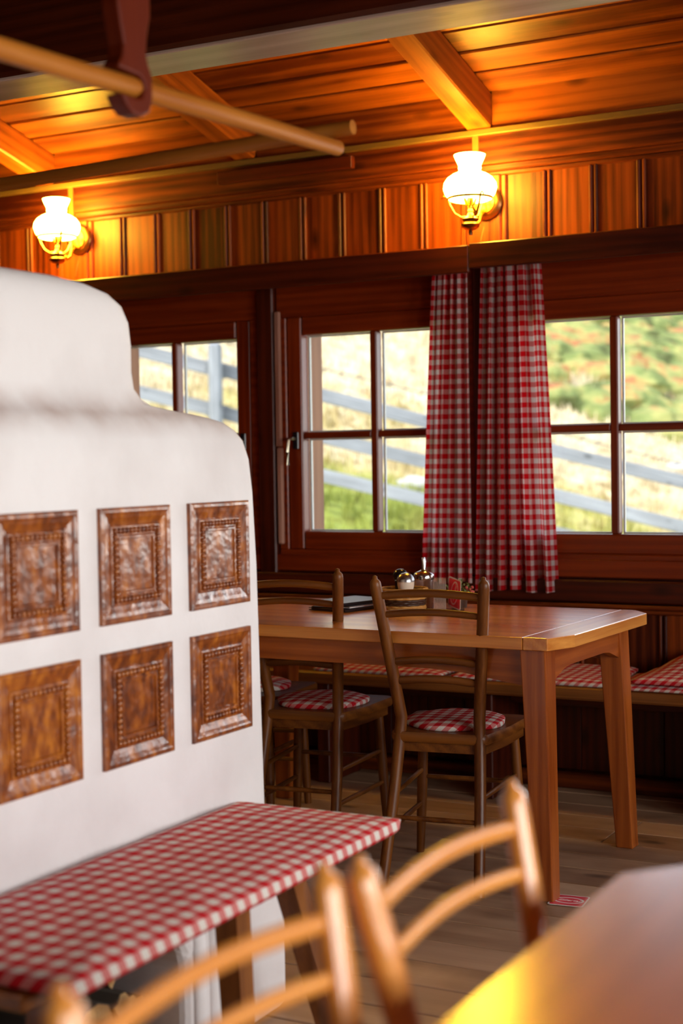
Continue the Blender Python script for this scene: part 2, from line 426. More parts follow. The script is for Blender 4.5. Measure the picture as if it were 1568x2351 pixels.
# other walls
wr = MB()
ys = [Y0-0.3] + [q for y in RW_WIN for q in (y-0.6, y+0.6)] + [YW+WT]
for a, b in zip(ys[0::2], ys[1::2]): wr.box((X1+0.15, (a+b)/2, 1.5), (0.3, b-a, 1.3))
wr.box((X1+0.15, (Y0+YW)/2, 0.4), (0.3, YW-Y0+0.6, 0.92)); wr.box((X1+0.15, (Y0+YW)/2, 3.05), (0.3, YW-Y0+0.6, 1.82))
wall_right = struct('wall_right', wr, wood('wall', 2))
struct('wall_left', MB().box((X0-0.15, (Y0+YW)/2, 1.95), (0.3, YW-Y0+0.6, 4.0)), wood('wall', 2))
struct('wall_front', MB().box(((X0+X1)/2, Y0-0.15, 1.95), (X1-X0+0.6, 0.3, 4.0)), wood('wall', 2))

# ceiling: two slopes, boards on the visible one
cb = MB()
def slope_prism(mb, ya, yb, za, zb, th, x0=X0-0.3, x1=X1+0.3):
    mb.prism([(ya, za), (yb, zb), (yb, zb+th), (ya, za+th)], 0, x0, x1)
slope_prism(cb, 6.3, RIDGE, ceil_z(6.3)+0.022, ceil_z(RIDGE)+0.022, 0.08)
slope_prism(cb, RIDGE, Y0-0.4, ceil_z(RIDGE)+0.022, ceil_z(RIDGE)-CS*(RIDGE-Y0+0.4)+0.022, 0.08)
ceiling = struct('ceiling', cb, wood('dark', 0))
ang = math.atan(CS)
bw = 0.16
y = 5.495
k = 0
while y > 2.7:
    yc = y - bw*math.cos(ang)/2
    dz = random.uniform(-0.004, 0.004)
    board('ceiling_board', ((X0+X1)/2, yc, ceil_z(yc)+0.010+dz), (X1-X0, bw-random.uniform(0.010, 0.016), 0.022), wood('ceil', 0), ceiling, 0.005, rot=(-ang, 0, 0))
    y -= bw*math.cos(ang); k += 1
# rafters
RAFT = [-4.475, -3.380, -2.290, -1.20, -0.10, 1.0]
for x in RAFT:
    yc = (5.51+3.0)/2
    board('rafter', (x, yc, ceil_z(yc)-0.068), (0.104, (5.51-3.0)/math.cos(ang), 0.136), wood('ceil', 1), ceiling, 0.006, rot=(-ang, 0, 0))
ed = [X0] + [q for x in RAFT for q in (x-0.053, x+0.053)] + [X1]
for a, b in zip(ed[0::2], ed[1::2]):
    if b > a: span('frieze_board', a, b, 5.495, 5.55, 2.588, 2.735, wood('ceil', 0), ceiling, 0.002)
# tie beam
bm_ = MB().box((0, 0, 0), (X1-X0+0.2, 0.205, 0.30), 0.012)
tb = bm_.build('tie_beam', wood('beam', 0), ceiling, loc=((X0+X1)/2, 3.505, 2.418+0.15)); tb.rotation_euler = (0, 0, math.radians(0.6))
MB().box((0, 0, -0.1535), (X1-X0+0.2, 0.185, 0.012), 0.003).build('beam_sheen_board', wood('pale', 0), tb)  # pale board added under the beam, its tone imitates a daylight sheen

# wall cladding of the far wall
W_ = wall_back
YP = 5.525                                    # face of the upper panel boards
span('wall_plate', X0, X1, 5.50, YW+0.02, 2.452, 2.588, wood('wall', 0), W_, 0.004)
span('plate_moulding', X0, X1, 5.507, YW, 2.424, 2.452, wood('wall', 0), W_, 0.006)
span('plate_moulding', X0, X1, 5.517, YW, 2.404, 2.426, wood('wall', 0), W_, 0.006)
span('cable_duct', X0, X1, 5.478, 5.5, 2.565, 2.588, DUCT, W_, 0.002)
# panels: (x0, x1) between lamp posts
POSTS = [-4.325, -2.285, -0.245, 1.80]
edges = []
prev = X0
for xp in POSTS:
    span('panel_post', xp-0.075, xp+0.075, 5.506, YW, 2.13, 2.41, wood('wall', 2), W_, 0.005)
    edges.append((prev, xp-0.075)); prev = xp+0.075
edges.append((prev, X1))
for a, b in edges:
    L = b-a
    if L < 0.1: continue
    n = max(1, round(L/0.182)); w = L/n
    for j in range(n):
        xa, xb = a+j*w, a+(j+1)*w
        span('panel_board', xa+0.001, xb-0.001, YP, YW, 2.13, 2.41, wood('wall', 2), W_, 0.002)
        if j:
            for dx in (-0.011, 0.011):
                span('panel_batten', xa+dx-0.0065, xa+dx+0.0065, YP-0.010, YP+0.01, 2.135, 2.408, wood('wall', 2), W_, 0.004)
    for xa in (a+0.012, b-0.012):
        span('panel_edge', xa-0.012, xa+0.012, YP-0.014, YP+0.01, 2.135, 2.408, wood('wall', 2), W_, 0.006)
# curtain pelmet board in two lengths, joint above the curtains
span('pelmet_board', X0, -2.270, 5.318, 5.340, 2.006, 2.112, wood('dark', 0), W_, 0.004)
span('pelmet_board', -2.266, X1, 5.314, 5.340, 2.020, 2.117, wood('dark', 0), W_, 0.004)
span('pelmet_shelf', X0, X1, 5.338, YW, 2.090, 2.110, wood('wall', 0), W_, 0.003)
# header boards over the windows and boards below
for xa, xb in WIN:
    span('window_header', xa-0.045, xb+0.045, 5.538, YW+0.01, 1.935, 2.06, wood('frame', 0), W_, 0.003)
ed = [X0] + [q for w_ in WIN for q in (w_[0]-0.05, w_[1]+0.05)] + [X1]
for a, b in zip(ed[0::2], ed[1::2]):
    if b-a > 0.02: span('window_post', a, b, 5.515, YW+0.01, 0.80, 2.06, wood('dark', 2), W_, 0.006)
# rough unstained strip by the second window
span('edge_strip', -3.262, -3.238, 5.508, 5.53, 1.35, 1.93, wood('raw', 2), W_, 0.004)
span('edge_strip', -3.258, -3.234, 5.508, 5.53, 0.93, 1.345, wood('raw', 2), W_, 0.004)
# sill board, dado rail and wainscot behind the bench
span('sill_board', X0, X1, 5.525, YW+0.01, 0.815, 0.885, wood('frame', 0), W_, 0.004)
span('dado_rail', X0, X1, 5.488, YW+0.01, 0.722, 0.808, wood('dark', 0), W_, 0.006)
span('dado_moulding', X0, X1, 5.482, YW, 0.700, 0.716, wood('wall', 0), W_, 0.005)
span('dado_moulding', X0, X1, 5.500, YW, 0.680, 0.698, wood('wall', 0), W_, 0.005)
x = X0
while x < X1-0.05:
    w = 0.165
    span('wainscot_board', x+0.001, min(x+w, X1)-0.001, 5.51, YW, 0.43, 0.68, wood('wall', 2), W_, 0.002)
    span('shaded_wainscot', x+0.001, min(x+w, X1)-0.001, 5.512, YW, 0.06, 0.43, wood('dark', 2), W_, 0.002)  # dark tone painted in for the shade under the bench
    for dx in (-0.010, 0.010):
        span('wainscot_batten', x+dx-0.006, x+dx+0.006, 5.500, 5.52, 0.43, 0.68, wood('wall', 2), W_, 0.004)
    x += w
bbd = struct('baseboard_back', MB().box(((X0+X1)/2, 5.455, 0.03), (X1-X0, 0.03, 0.06), 0.004), wood('wall', 0))
# dark trunking on the plate
dt = MB().box((-3.18, 5.482, 2.520), (0.66, 0.034, 0.052), 0.003).build('cable_trunking', wood('dark', 0), W_)

# ------------------------------------------------------------------ windows of the far wall
def window(n, xa, xb, handle_side):
    t = MB(); fr = 0.045
    # fixed outer frame
    for (a, b, z0, z1) in ((xa-fr, xb+fr, ZS1, ZS1+0.035), (xa-fr, xb+fr, ZS0-0.035, ZS0), (xa-fr, xa, ZS0, ZS1), (xb, xb+fr, ZS0, ZS1)):
        t.box(((a+b)/2, 5.575, (z0+z1)/2), (b-a, 0.07, z1-z0), 0.004)
    win = struct('window_%d' % n, t, wood('frame', 0))
    sw = 0.074
    z0, z1 = ZS0, ZS1
    for nm, a, b, c0, c1, ax in (('sash_stile', xa, xa+sw, z0, z1, 2), ('sash_stile', xb-sw, xb, z0, z1, 2), ('sash_rail', xa+sw, xb-sw, z0, z0+0.078, 0), ('sash_rail', xa+sw, xb-sw, z1-0.078, z1, 0)):
        span(nm, a+0.001, b-0.001, 5.545, 5.605, c0, c1, wood('frame', ax), win, 0.006)
    gx0, gx1, gz0, gz1 = xa+sw, xb-sw, z0+0.078, z1-0.078
    xm, zm = (gx0+gx1)/2, 1.396
    span('muntin', xm-0.016, xm+0.016, 5.55, 5.60, gz0, gz1, wood('frame', 2), win, 0.005)
    for a, b in ((gx0, xm-0.016), (xm+0.016, gx1)):
        span('muntin', a, b, 5.552, 5.60, zm-0.0135, zm+0.0135, wood('frame', 0), win, 0.005)
    for a, b in ((gx0, xm-0.016), (xm+0.016, gx1)):
        for c0, c1 in ((gz0, zm-0.0135), (zm+0.0135, gz1)):
            p = MB().box(((a+b)/2, 5.606, (c0+c1)/2), (b-a, 0.004, c1-c0)).build('pane', GLASS, win)
            s = MB(); e = 0.007
            for (p0, p1, q0, q1) in ((a, b, c0, c0+e), (a, b, c1-e, c1), (a, a+e, c0+e, c1-e), (b-e, b, c0+e, c1-e)):
                s.box(((p0+p1)/2, 5.613, (q0+q1)/2), (p1-p0, 0.012, q1-q0))
            s.build('glazing_spacer', SPACER, p)
    # outer timber reveal
    for (a, b, c0, c1, ax) in ((xa-0.02, xa+0.035, z0, z1, 2), (xb-0.035, xb+0.02, z0, z1, 2), (xa, xb, z1-0.02, z1+0.03, 0), (xa, xb, z0-0.02, z0+0.045, 0)):
        span('outer_reveal', a, b, 5.625, YW+WT+0.02, c0, c1, wood('reveal', ax), win, 0.003)
    if handle_side:
        hx = xa+0.042 if handle_side < 0 else xb-0.042
        hz = 1.375
        h = MB().box((hx, 5.541, hz), (0.028, 0.008, 0.075), 0.004).build('handle', BLACK, win)
        MB().tube([(hx, 5.54, hz+0.008), (hx, 5.503, hz+0.008), (hx-0.012, 5.495, hz+0.004), (hx-0.016, 5.493, hz-0.05), (hx-0.014, 5.495, hz-0.105)], [0.007, 0.007, 0.0075, 0.007, 0.006], 8).build('lever', STEEL, h, smooth=40)
    return win
for i_, (a, b) in enumerate(WIN): window(i_+1, a, b, {1: -1, 0: 1}.get(i_, 0))
# plain sashes in the right wall
for j, y in enumerate(RW_WIN):
    t = MB()
    for (a, b, z0, z1) in ((y-0.6, y+0.6, 2.07, 2.14), (y-0.6, y+0.6, 0.86, 0.93), (y-0.6, y-0.53, 0.93, 2.07), (y+0.53, y+0.6, 0.93, 2.07), (y-0.02, y+0.02, 0.93, 2.07), (y-0.53, y+0.53, 1.48, 1.52)):
        t.box((X1+0.08, (a+b)/2, (z0+z1)/2), (0.06, b-a, z1-z0), 0.004)
    win = struct('window_%d' % (j+7), t, wood('frame', 2))
    for ya, yb_ in ((y-0.53, y-0.02), (y+0.02, y+0.53)):
        for z0, z1 in ((0.93, 1.48), (1.52, 2.07)): MB().box((X1+0.08, (ya+yb_)/2, (z0+z1)/2), (0.004, yb_-ya, z1-z0)).build('pane', GLASS, win)

# ------------------------------------------------------------------ curtains
def curtain(name, label, xt, xb, zt, zb, cloth, folds, seed, yb=5.492, amp=0.021):
    rnd = random.Random(seed); nu, nv = 260, 60
    ph = [rnd.uniform(0, 6.28) for _ in range(6)]
    mb = MB(); uv = []
    def shape(s, t):                                   # s 0..1 across, t 0..1 down
        x0 = xt[0]+(xb[0]-xt[0])*(t**0.8); x1 = xt[1]+(xb[1]-xt[1])*(t**0.9)
        fold = math.sin(2*PI*folds*s+ph[0]+0.7*math.sin(2*PI*1.3*s+ph[1])+0.5*t*math.sin(ph[2]+5*s))
        f2 = math.sin(2*PI*folds*1.9*s+ph[3]+1.5*t)
        a = amp*(0.55+0.55*t)
        y = yb - a*fold - 0.25*a*f2*(1-0.5*t) - 0.012*t
        x = x0+(x1-x0)*s + 0.010*math.sin(2*PI*folds*s*2+ph[4])*(1-0.3*t)*math.sin(PI*s)
        return x, y
    # unstretched cloth coordinate from the arc length at mid height
    acc = [0.0]
    for i in range(1, nu+1):
        a = shape((i-1)/nu, 0.6); b = shape(i/nu, 0.6); acc.append(acc[-1]+math.hypot(a[0]-b[0], a[1]-b[1]))
    for j in range(nv+1):
        t = j/nv
        for i in range(nu+1):
            s = i/nu; x, y = shape(s, t)
            z = zt+(zb-zt)*t + (0.006*math.sin(9*s+ph[5]) if j == nv else 0)
            mb.v.append((x, y, z)); uv.append((acc[i]*cloth, zt-z))
    for j in range(nv):
        for i in range(nu):
            a = j*(nu+1)+i; mb.f.append((a, a+1, a+nu+2, a+nu+1)); mb.mi.append(0)
    o = mb.build(name, G_CURTAIN, None, smooth=True, recalc=False, uv=uv)
    return tag(o, label, 'curtain', 'gingham window curtains')
curtain('curtain', 'narrow red and white gingham curtain hanging over the middle window', (-2.494, -2.345), (-2.552, -2.335), 2.066, 0.786, 1.0, 5.2, 3, amp=0.026)
curtain('curtain', 'wider red gingham curtain flaring at its hem beside the large window', (-2.285, -2.045), (-2.318, -1.984), 2.062, 0.760, 1.0, 5.4, 11, amp=0.030)

# ------------------------------------------------------------------ wall lamps
def make_lamp(x, z, label):
    t = empty('wall_lamp', (x, 5.505, z), 0, label, 'lamp', 'opal glass wall lamps')
    def part(nm, mb, mat, par=t, sm=40): return mb.build(nm, mat, par, smooth=sm)
    # round back plate, axis along y
    pl = MB(); prof = [(0.0, 0.0), (0.068, 0.0), (0.070, 0.010), (0.062, 0.020), (0.048, 0.024), (0.046, 0.027), (0.0, 0.029)]
    q = MB().lathe(prof, 28); pl.add([(a, -c, b) for a, b, c in q.v], q.f)
    part('back_plate', pl, BRONZE)
    q = MB().lathe([(0.0, 0.02), (0.046, 0.024), (0.044, 0.031), (0.0, 0.034)], 28)
    part('back_plate_disc', MB().add([(a, -c, b) for a, b, c in q.v], q.f), BRASS)
    yl = -0.165; zb = -0.012
    # arm: leaves the plate, dips and reaches the stem
    part('arm', MB().tube([(0, -0.02, -0.03), (0, -0.055, -0.055), (0, -0.075, -0.085), (0, -0.10, -0.10), (0, -0.13, -0.092), (0, yl, -0.078)], 0.007, 8), BRASS)
    part('arm', MB().tube([(0, -0.05, 0.02), (0, -0.062, -0.02), (0, -0.066, -0.06), (0, -0.085, -0.098), (0, -0.11, -0.09)], 0.0045, 8), BRASS)
    stem = MB().lathe([(0.0, -0.150), (0.007, -0.149), (0.009, -0.140), (0.007, -0.131), (0.020, -0.128), (0.034, -0.118), (0.037, -0.108), (0.030, -0.099), (0.026, -0.097), (0.031, -0.092), (0.033, -0.086), (0.027, -0.081), (0.015, -0.074), (0.009, -0.060), (0.012, -0.056), (0.009, -0.050), (0.006, -0.038), (0.0, -0.036)], 20, (0, yl, 0))
    part('stem_finial', stem, BRONZE)
    # leaf rosette round the bulb holder
    ros = MB()
    for j in range(6):
        a = j*PI/3; d = Vector((math.cos(a), math.sin(a), 0)); p0 = Vector((0, yl, -0.04))
        ros.tube([p0+d*0.006, p0+d*0.018+Vector((0, 0, 0.012)), p0+d*0.024+Vector((0, 0, 0.028)), p0+d*0.030+Vector((0, 0, 0.042))], [0.003, 0.0075, 0.006, 0.001], 6, flat=[0.002, 0.003, 0.003, 0.001])
    ros.lathe([(0.0, -0.045), (0.010, -0.045), (0.013, -0.02), (0.013, 0.0), (0.0, 0.0)], 14, (0, yl, 0))
    part('bulb_holder', ros, BRASS)
    # three curved bracket arms to the shade ring
    for j in range(3):
        a = math.radians(200+j*120); d = Vector((math.cos(a), math.sin(a), 0)); p0 = Vector((0, yl, 0))
        part('shade_arm', MB().tube([p0+d*0.010+Vector((0, 0, -0.076)), p0+d*0.035+Vector((0, 0, -0.078)), p0+d*0.060+Vector((0, 0, -0.062)), p0+d*0.078+Vector((0, 0, -0.030)), p0+d*0.088+Vector((0, 0, 0.0)), p0+d*0.100+Vector((0, 0, 0.004)), p0+d*0.113+Vector((0, 0, -0.006))], [0.0045]*6+[0.003], 8, flat=0.003), BRASS if j != 1 else BRONZE)
    n = 36; ring = MB()
    R0 = 0.082
    rs = [(R0+0.003, zb), (R0+0.006, zb), (R0+0.006, zb+0.014), (R0+0.003, zb+0.014)]
    for r, z_ in rs:
        for j in range(n): ring.v.append((r*math.cos(2*PI*j/n), yl+r*math.sin(2*PI*j/n), z_))
    for i in range(4):
        for j in range(n): ring.f.append((i*n+j, i*n+(j+1) % n, ((i+1) % 4)*n+(j+1) % n, ((i+1) % 4)*n+j)); ring.mi.append(0)
    part('shade_ring', ring, BRASS)
    sp = [(0.070, zb-0.004), (0.083, zb+0.002), (0.097, zb+0.022), (0.104, zb+0.044), (0.101, zb+0.064), (0.088, zb+0.083), (0.066, zb+0.098), (0.045, zb+0.106), (0.042, zb+0.114), (0.045, zb+0.122), (0.043, zb+0.128), (0.047, zb+0.140), (0.055, zb+0.156), (0.061, zb+0.172)]
    sh = MB(); k = len(sp)
    for r, z_ in sp:
        for j in range(n): sh.v.append((r*math.cos(2*PI*j/n), yl+r*math.sin(2*PI*j/n), z_))
    for i in range(k-1):
        for j in range(n): sh.f.append((i*n+j, i*n+(j+1) % n, (i+1)*n+(j+1) % n, (i+1)*n+j)); sh.mi.append(0)
    o = sh.build('opal_shade', OPAL, t, smooth=True, recalc=False)
    md = o.modifiers.new('glass', 'SOLIDIFY'); md.thickness = 0.003
    # vertical cable cover up to the duct
    MB().box((0.005-0.045, -0.004, (2.566-z)/2+0.035), (0.026, 0.016, 2.566-z-0.07)).build('cable_cover', DUCT, t)
    MB().tube([(-0.01, 0.004, -0.08), (-0.022, 0.0, -0.13), (-0.030, 0.002, -0.165)], 0.0022, 6).build('cord', DUCT, t)
    return t
make_lamp(-2.268, 2.300, 'lit brass wall lamp with white glass shade above the gingham curtains')
make_lamp(-4.290, 2.325, 'lit brass wall lamp with white glass shade rising behind the white stove')

# ------------------------------------------------------------------ tiled stove
stove = empty('tiled_stove', (0, 0, 0), 0, 'white plastered masonry stove with brown glazed relief tiles and rounded tiers', 'stove')
SEC = [  # z, front x, far y, corner radius
    (0.40, -1.900, 3.173, 0.07), (0.47, -1.900, 3.173, 0.07), (0.81, -1.900, 3.163, 0.07), (1.03, -1.900, 3.156, 0.07), (1.21, -1.901, 3.144, 0.07), (1.29, -1.904, 3.134, 0.07), (1.335, -1.911, 3.121, 0.075),
    (1.362, -1.921, 3.101, 0.08), (1.380, -1.932, 3.073, 0.09), (1.391, -1.943, 3.033, 0.10), (1.399, -1.952, 2.978, 0.10), (1.406, -1.958, 2.908, 0.10), (1.415, -1.965, 2.838, 0.10), (1.430, -1.972, 2.803, 0.09), (1.452, -1.978, 2.780, 0.085), (1.49, -1.981, 2.771, 0.08),
    (1.55, -1.982, 2.770, 0.08), (1.60, -1.984, 2.766, 0.085), (1.635, -1.989, 2.751, 0.09), (1.660, -1.999, 2.723, 0.10), (1.677, -2.015, 2.683, 0.12), (1.687, -2.035, 2.628, 0.14), (1.692, -2.06, 2.558, 0.15), (1.694, -2.12, 2.458, 0.15)]
sb = MB(); NS = 96
XB, YN = -3.1, 1.15
rings = []
def rrect(x0, x1, y0, y1, r, n=NS):
    pts = []; q = n//4
    # start at +x side; counter-clockwise, each quarter: half straight, half arc
    cs = [(x1-r, y1-r, 0), (x0+r, y1-r, PI/2), (x0+r, y0+r, PI), (x1-r, y0+r, 1.5*PI)]
    for (cx, cy, a0), nxt in zip(cs, cs[1:]+cs[:1]):
        na = q//2
        for i in range(na+1): a = a0+PI/2*i/na; pts.append((cx+r*math.cos(a), cy+r*math.sin(a)))
        a = a0+PI/2; p0 = Vector((cx+r*math.cos(a), cy+r*math.sin(a))); p1 = Vector((nxt[0]+r*math.cos(a), nxt[1]+r*math.sin(a)))
        for i in range(1, q-na): pts.append(tuple(p0.lerp(p1, i/(q-na))))
    return pts
for z, xf, yf, r in SEC:
    dn = max(0, (z-1.3))*0.3
    for px, py in rrect(XB+dn, xf, YN+dn, yf, r):
        d = 0.006*noise.noise(Vector((px*2.2, py*2.2, z*2.2)))
        if xf-px < 0.02 and 0.55 < z < 1.3: d *= 0.25
        sb.v.append((px+d, py+d*0.5, z))
nr = len(sb.v)//len(SEC)
for i in range(len(SEC)-1):
    for j in range(nr): sb.f.append((i*nr+j, i*nr+(j+1) % nr, (i+1)*nr+(j+1) % nr, (i+1)*nr+j)); sb.mi.append(0)
sb.f.append(tuple(range((len(SEC)-1)*nr, len(SEC)*nr))); sb.mi.append(0)
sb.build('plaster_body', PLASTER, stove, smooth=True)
# base with the arched wood store
def arch(y0, y1, zs, zt, n=10):
    return [(y0, 0.0)] + [(y0+(y1-y0)*(0.5-0.5*math.cos(PI*i/n)), zs+(zt-zs)*math.sin(PI*i/n)**0.6) for i in range(n+1)] + [(y1, 0.0)]
XF = -1.752
op = arch(1.45, 2.56, 0.24, 0.325)
base = MB()
poly = [(1.15, 0.0)] + op + [(2.978, 0.0), (2.978, 0.415), (1.15, 0.415)]
base.prism(poly, 0, -2.42, XF)
base.box((-2.66, 2.06, 0.2075), (0.48, 1.82, 0.415))
bo = base.build('base', PLASTER, stove)
md = bo.modifiers.new('round', 'BEVEL'); md.width = 0.025; md.segments = 3; md.limit_method = 'ANGLE'
# slim plaster ribs on the jamb beside the wood store
for yy in (2.60, 2.66, 2.72):
    rb = MB().tube([(XF+0.001, yy, 0.0), (XF+0.001, yy, 0.27), (XF-0.01, yy, 0.30)], 0.020, 10, flat=0.012)
    rb.build('jamb_rib', PLASTER, stove, smooth=60)
# tiles
TW, TH = 0.252, 0.246
rg = [(0.0, -0.004), (0.0, 0.007), (0.004, 0.010), (0.010, 0.010), (0.014, 0.008), (0.022, 0.0065), (0.030, 0.0035), (0.037, 0.0015), (0.0385, 0.004), (0.041, 0.005), (0.058, 0.005), (0.060, 0.0035), (0.062, 0.007), (0.066, 0.007), (0.068, 0.0030), (0.090, 0.0030)]
tl = MB()
for ins, dp in rg:
    a, b = TW/2-ins, TH/2-ins
    for s1, s2 in ((-1, -1), (1, -1), (1, 1), (-1, 1)): tl.v.append((dp, s1*a, s2*b))
for i in range(len(rg)-1):
    for j in range(4): tl.f.append((i*4+j, i*4+(j+1) % 4, (i+1)*4+(j+1) % 4, (i+1)*4+j)); tl.mi.append(0)
n_ = (len(rg)-1)*4; tl.f.append((n_, n_+1, n_+2, n_+3)); tl.mi.append(0)
tile_me = tl.mesh('stove_tile', GLAZE)
bd = MB(); ri = 0.0495
for s in (-1, 1):
    nb = 12
    for i in range(nb):
        yy = -(TW/2-ri)+(TW-2*ri)*i/(nb-1); bd.sphere((0.0065, yy, s*(TH/2-ri)), 0.0068, 8, 5, (1.0, 0.8, 1))
    for i in range(1, nb):
        zz = -(TH/2-ri)+(TH-2*ri)*i/nb; bd.sphere((0.0065, s*(TW/2-ri), zz), 0.0072, 8, 5, (1.0, 1, 0.85))
bead_me = bd.mesh('bead_border', GLAZE, smooth=True)
for y in (2.934, 2.602, 2.275, 1.945, 1.615):
    for z in (1.068, 0.763):
        o = bpy.data.objects.new('stove_tile', tile_me); link(o, stove); o.location = (-1.8985, y, z)
        o2 = bpy.data.objects.new('bead_border', bead_me); link(o2, o); o2['kind'] = 'stuff'
# split logs in the wood store
def log(y, z, r, kind, rot, label, ln=0.30):
    rnd = random.Random(int(y*1000+z*77)); mb = MB()
    n = 9
    a0, a1 = {'half': (0, PI), 'quarter': (0, PI*0.55), 'round': (0, 2*PI)}[kind]
    ring = [] if kind == 'round' else [(0.0, 0.0)]
    for i in range(n+(0 if kind == 'round' else 1)):
        a = a0+(a1-a0)*i/n+rot; rr = r*rnd.uniform(0.88, 1.08); ring.append((rr*math.cos(a), rr*math.sin(a)))
    if kind != 'round': ring[0] = (0.10*r*math.cos(rot+1), 0.10*r*math.sin(rot+1))
    k = len(ring); cy = sum(p[0] for p in ring)/k; cz = sum(p[1] for p in ring)/k
    mb.prism([(p[0]-cy, p[1]-cz) for p in ring], 0, -ln, 0.0)
    t = empty('split_log', (XF-0.06-rnd.uniform(0, 0.04), y, z), 0, label, 'log', 'firewood under the stove bench')
    bx_ = mb.build('log_body', [BARK], t)
    e = MB().prism([((p[0]-cy)*0.96, (p[1]-cz)*0.96) for p in ring], 0, -0.001, 0.002); e.build('cut_face', wood('log', 0), t)
    return t
log(2.470, 0.165, 0.080, 'quarter', 0.4, 'split log with a pale cracked end beside the stove jamb')
log(2.33, 0.045, 0.065, 'half', 2.6, 'low split log lying on the stove floor near the jamb')
log(2.345, 0.150, 0.055, 'round', 0.0, 'dark round log in the upper row of the wood store')
log(2.24, 0.235, 0.075, 'quarter', 3.4, 'wedge log with a tan face jutting just under the gingham bench cushion')
log(2.21, 0.11, 0.06, 'round', 0.5, 'barky round log in the middle of the wood pile')
log(2.09, 0.045, 0.07, 'half', 0.2, 'broad half log at the foot of the wood pile')
log(2.08, 0.18, 0.065, 'quarter', 1.4, 'split log with pale wood standing on a half log')
log(2.405, 0.245, 0.050, 'quarter', 2.2, 'small split log on top of the pile near the jamb')
log(2.15, 0.285, 0.05, 'half', 3.5, 'half log at the very top of the wood pile under the arch')
log(1.93, 0.06, 0.065, 'round', 0.2, 'round log at the near end of the wood pile')
log(1.95, 0.20, 0.06, 'half', 3.3, 'upper half log at the near end of the wood pile')
log(2.475, 0.058, 0.055, 'round', 0.1, 'thin round log on the floor in the jamb corner')

# bench along the stove
sbn = empty('stove_bench', (-1.62, 2.37, 0), 0, 'low brown wooden bench along the white stove under the long cushion', 'bench')
MB().box((-0.0925, -0.03, 0.430), (0.345, 1.10, 0.028), 0.006).build('seat', wood('bench', 1), sbn)
def splay_leg(x, y, dx, dy, w1, w2, zt, z0=0.0, d=None):
    d1, d2 = (d, d) if d else (w1, w2)
    vs = []
    for (cx, cy, z, a, b) in ((x+dx, y+dy, z0, w2, d2), (x, y, zt, w1, d1)):
        for s1, s2 in ((-1, -1), (1, -1), (1, 1), (-1, 1)): vs.append((cx+s1*a/2, cy+s2*b/2, z))
    return MB().add(vs, [(3, 2, 1, 0), (4, 5, 6, 7), (0, 1, 5, 4), (1, 2, 6, 5), (2, 3, 7, 6), (3, 0, 4, 7)])
for (x, y, dx, dy) in ((0.05, 0.08, 0.02, 0.0), (0.05, 0.30, 0.02, 0.16), (0.05, -0.48, 0.02, -0.05)):
    splay_leg(x, y, dx, dy, 0.052, 0.045, 0.41).build('leg', wood('bench', 2), sbn)

def pillow(name, outline, zb, h, mat, label, cat='cushion', group=None, rows=14, puff=None, wob=0.004, seed=1, edge=0.010, tuck=None, uvrot=0.0):
    """flat stuffed cushion: outline in world xy (closed), base height zb, mid height h"""
    n = len(outline); cx = sum(p[0] for p in outline)/n; cy = sum(p[1] for p in outline)/n
    mb = MB(); uv = []; rnd = random.Random(seed)
    lv = []
    for i in range(rows+1): lv.append((i/rows))
    cu, su = math.cos(uvrot), math.sin(uvrot)
    def top(t):   # t: 0 edge .. 1 centre
        return edge + (h-edge)*(1-(1-min(1, t*2.2))**2.4)
    def put(x, y, z): mb.v.append((x, y, z)); uv.append((x*cu+y*su-(z-zb), -x*su+y*cu+(z-zb)*0.6))
    # bottom rim, side, top rings
    prof = [(0.03, 0.0), (0.008, edge*0.25)] + [(t*0.97, None) for t in lv]
    for t, zz in prof:
        for (px, py) in outline:
            x = px+(cx-px)*t; y = py+(cy-py)*t
            z = zb+zz if zz is not None else zb+top(t)+wob*noise.noise(Vector((x*9+seed, y*9, seed)))*min(1, t*4)
            if tuck: z += tuck(x, y)
            put(x, y, z)
    k = len(prof)
    for i in range(k-1):
        for j in range(n): mb.f.append((i*n+j, i*n+(j+1) % n, (i+1)*n+(j+1) % n, (i+1)*n+j)); mb.mi.append(0)
    mb.f.append(tuple(range((k-1)*n, k*n))); mb.mi.append(0); mb.f.append(tuple(range(n-1, -1, -1))); mb.mi.append(0)
    o = bpy.data.objects.new(name, mb.mesh(name, mat, smooth=True, recalc=False, uv=uv)); link(o)
    return tag(o, label, cat, group)
def rect_outline(x0, x1, y0, y1, r=0.02, n=8, rot=0.0, per=26):
    pts = []
    cs = [(x1-r, y1-r, 0), (x0+r, y1-r, PI/2), (x0+r, y0+r, PI), (x1-r, y0+r, 1.5*PI)]
    for (cx, cy, a0), nxt in zip(cs, cs[1:]+cs[:1]):
        for i in range(n+1): a = a0+PI/2*i/n; pts.append((cx+r*math.cos(a), cy+r*math.sin(a)))
        a = a0+PI/2; p0 = (cx+r*math.cos(a), cy+r*math.sin(a)); p1 = (nxt[0]+r*math.cos(a), nxt[1]+r*math.sin(a))
        for i in range(1, per): pts.append((p0[0]+(p1[0]-p0[0])*i/per, p0[1]+(p1[1]-p0[1])*i/per))
    mx, my = (x0+x1)/2, (y0+y1)/2
    c_, s_ = math.cos(rot), math.sin(rot)
    return [(mx+(x-mx)*c_-(y-my)*s_, my+(x-mx)*s_+(y-my)*c_) for x, y in pts]
pillow('bench_cushion', rect_outline(-1.885, -1.452, 1.80, 2.985, 0.012), 0.4445, 0.044, G_STOVE, 'long thin red gingham cushion lying on the bench in front of the stove', group='gingham bench cushions', rows=16, seed=4, wob=0.006, edge=0.028)

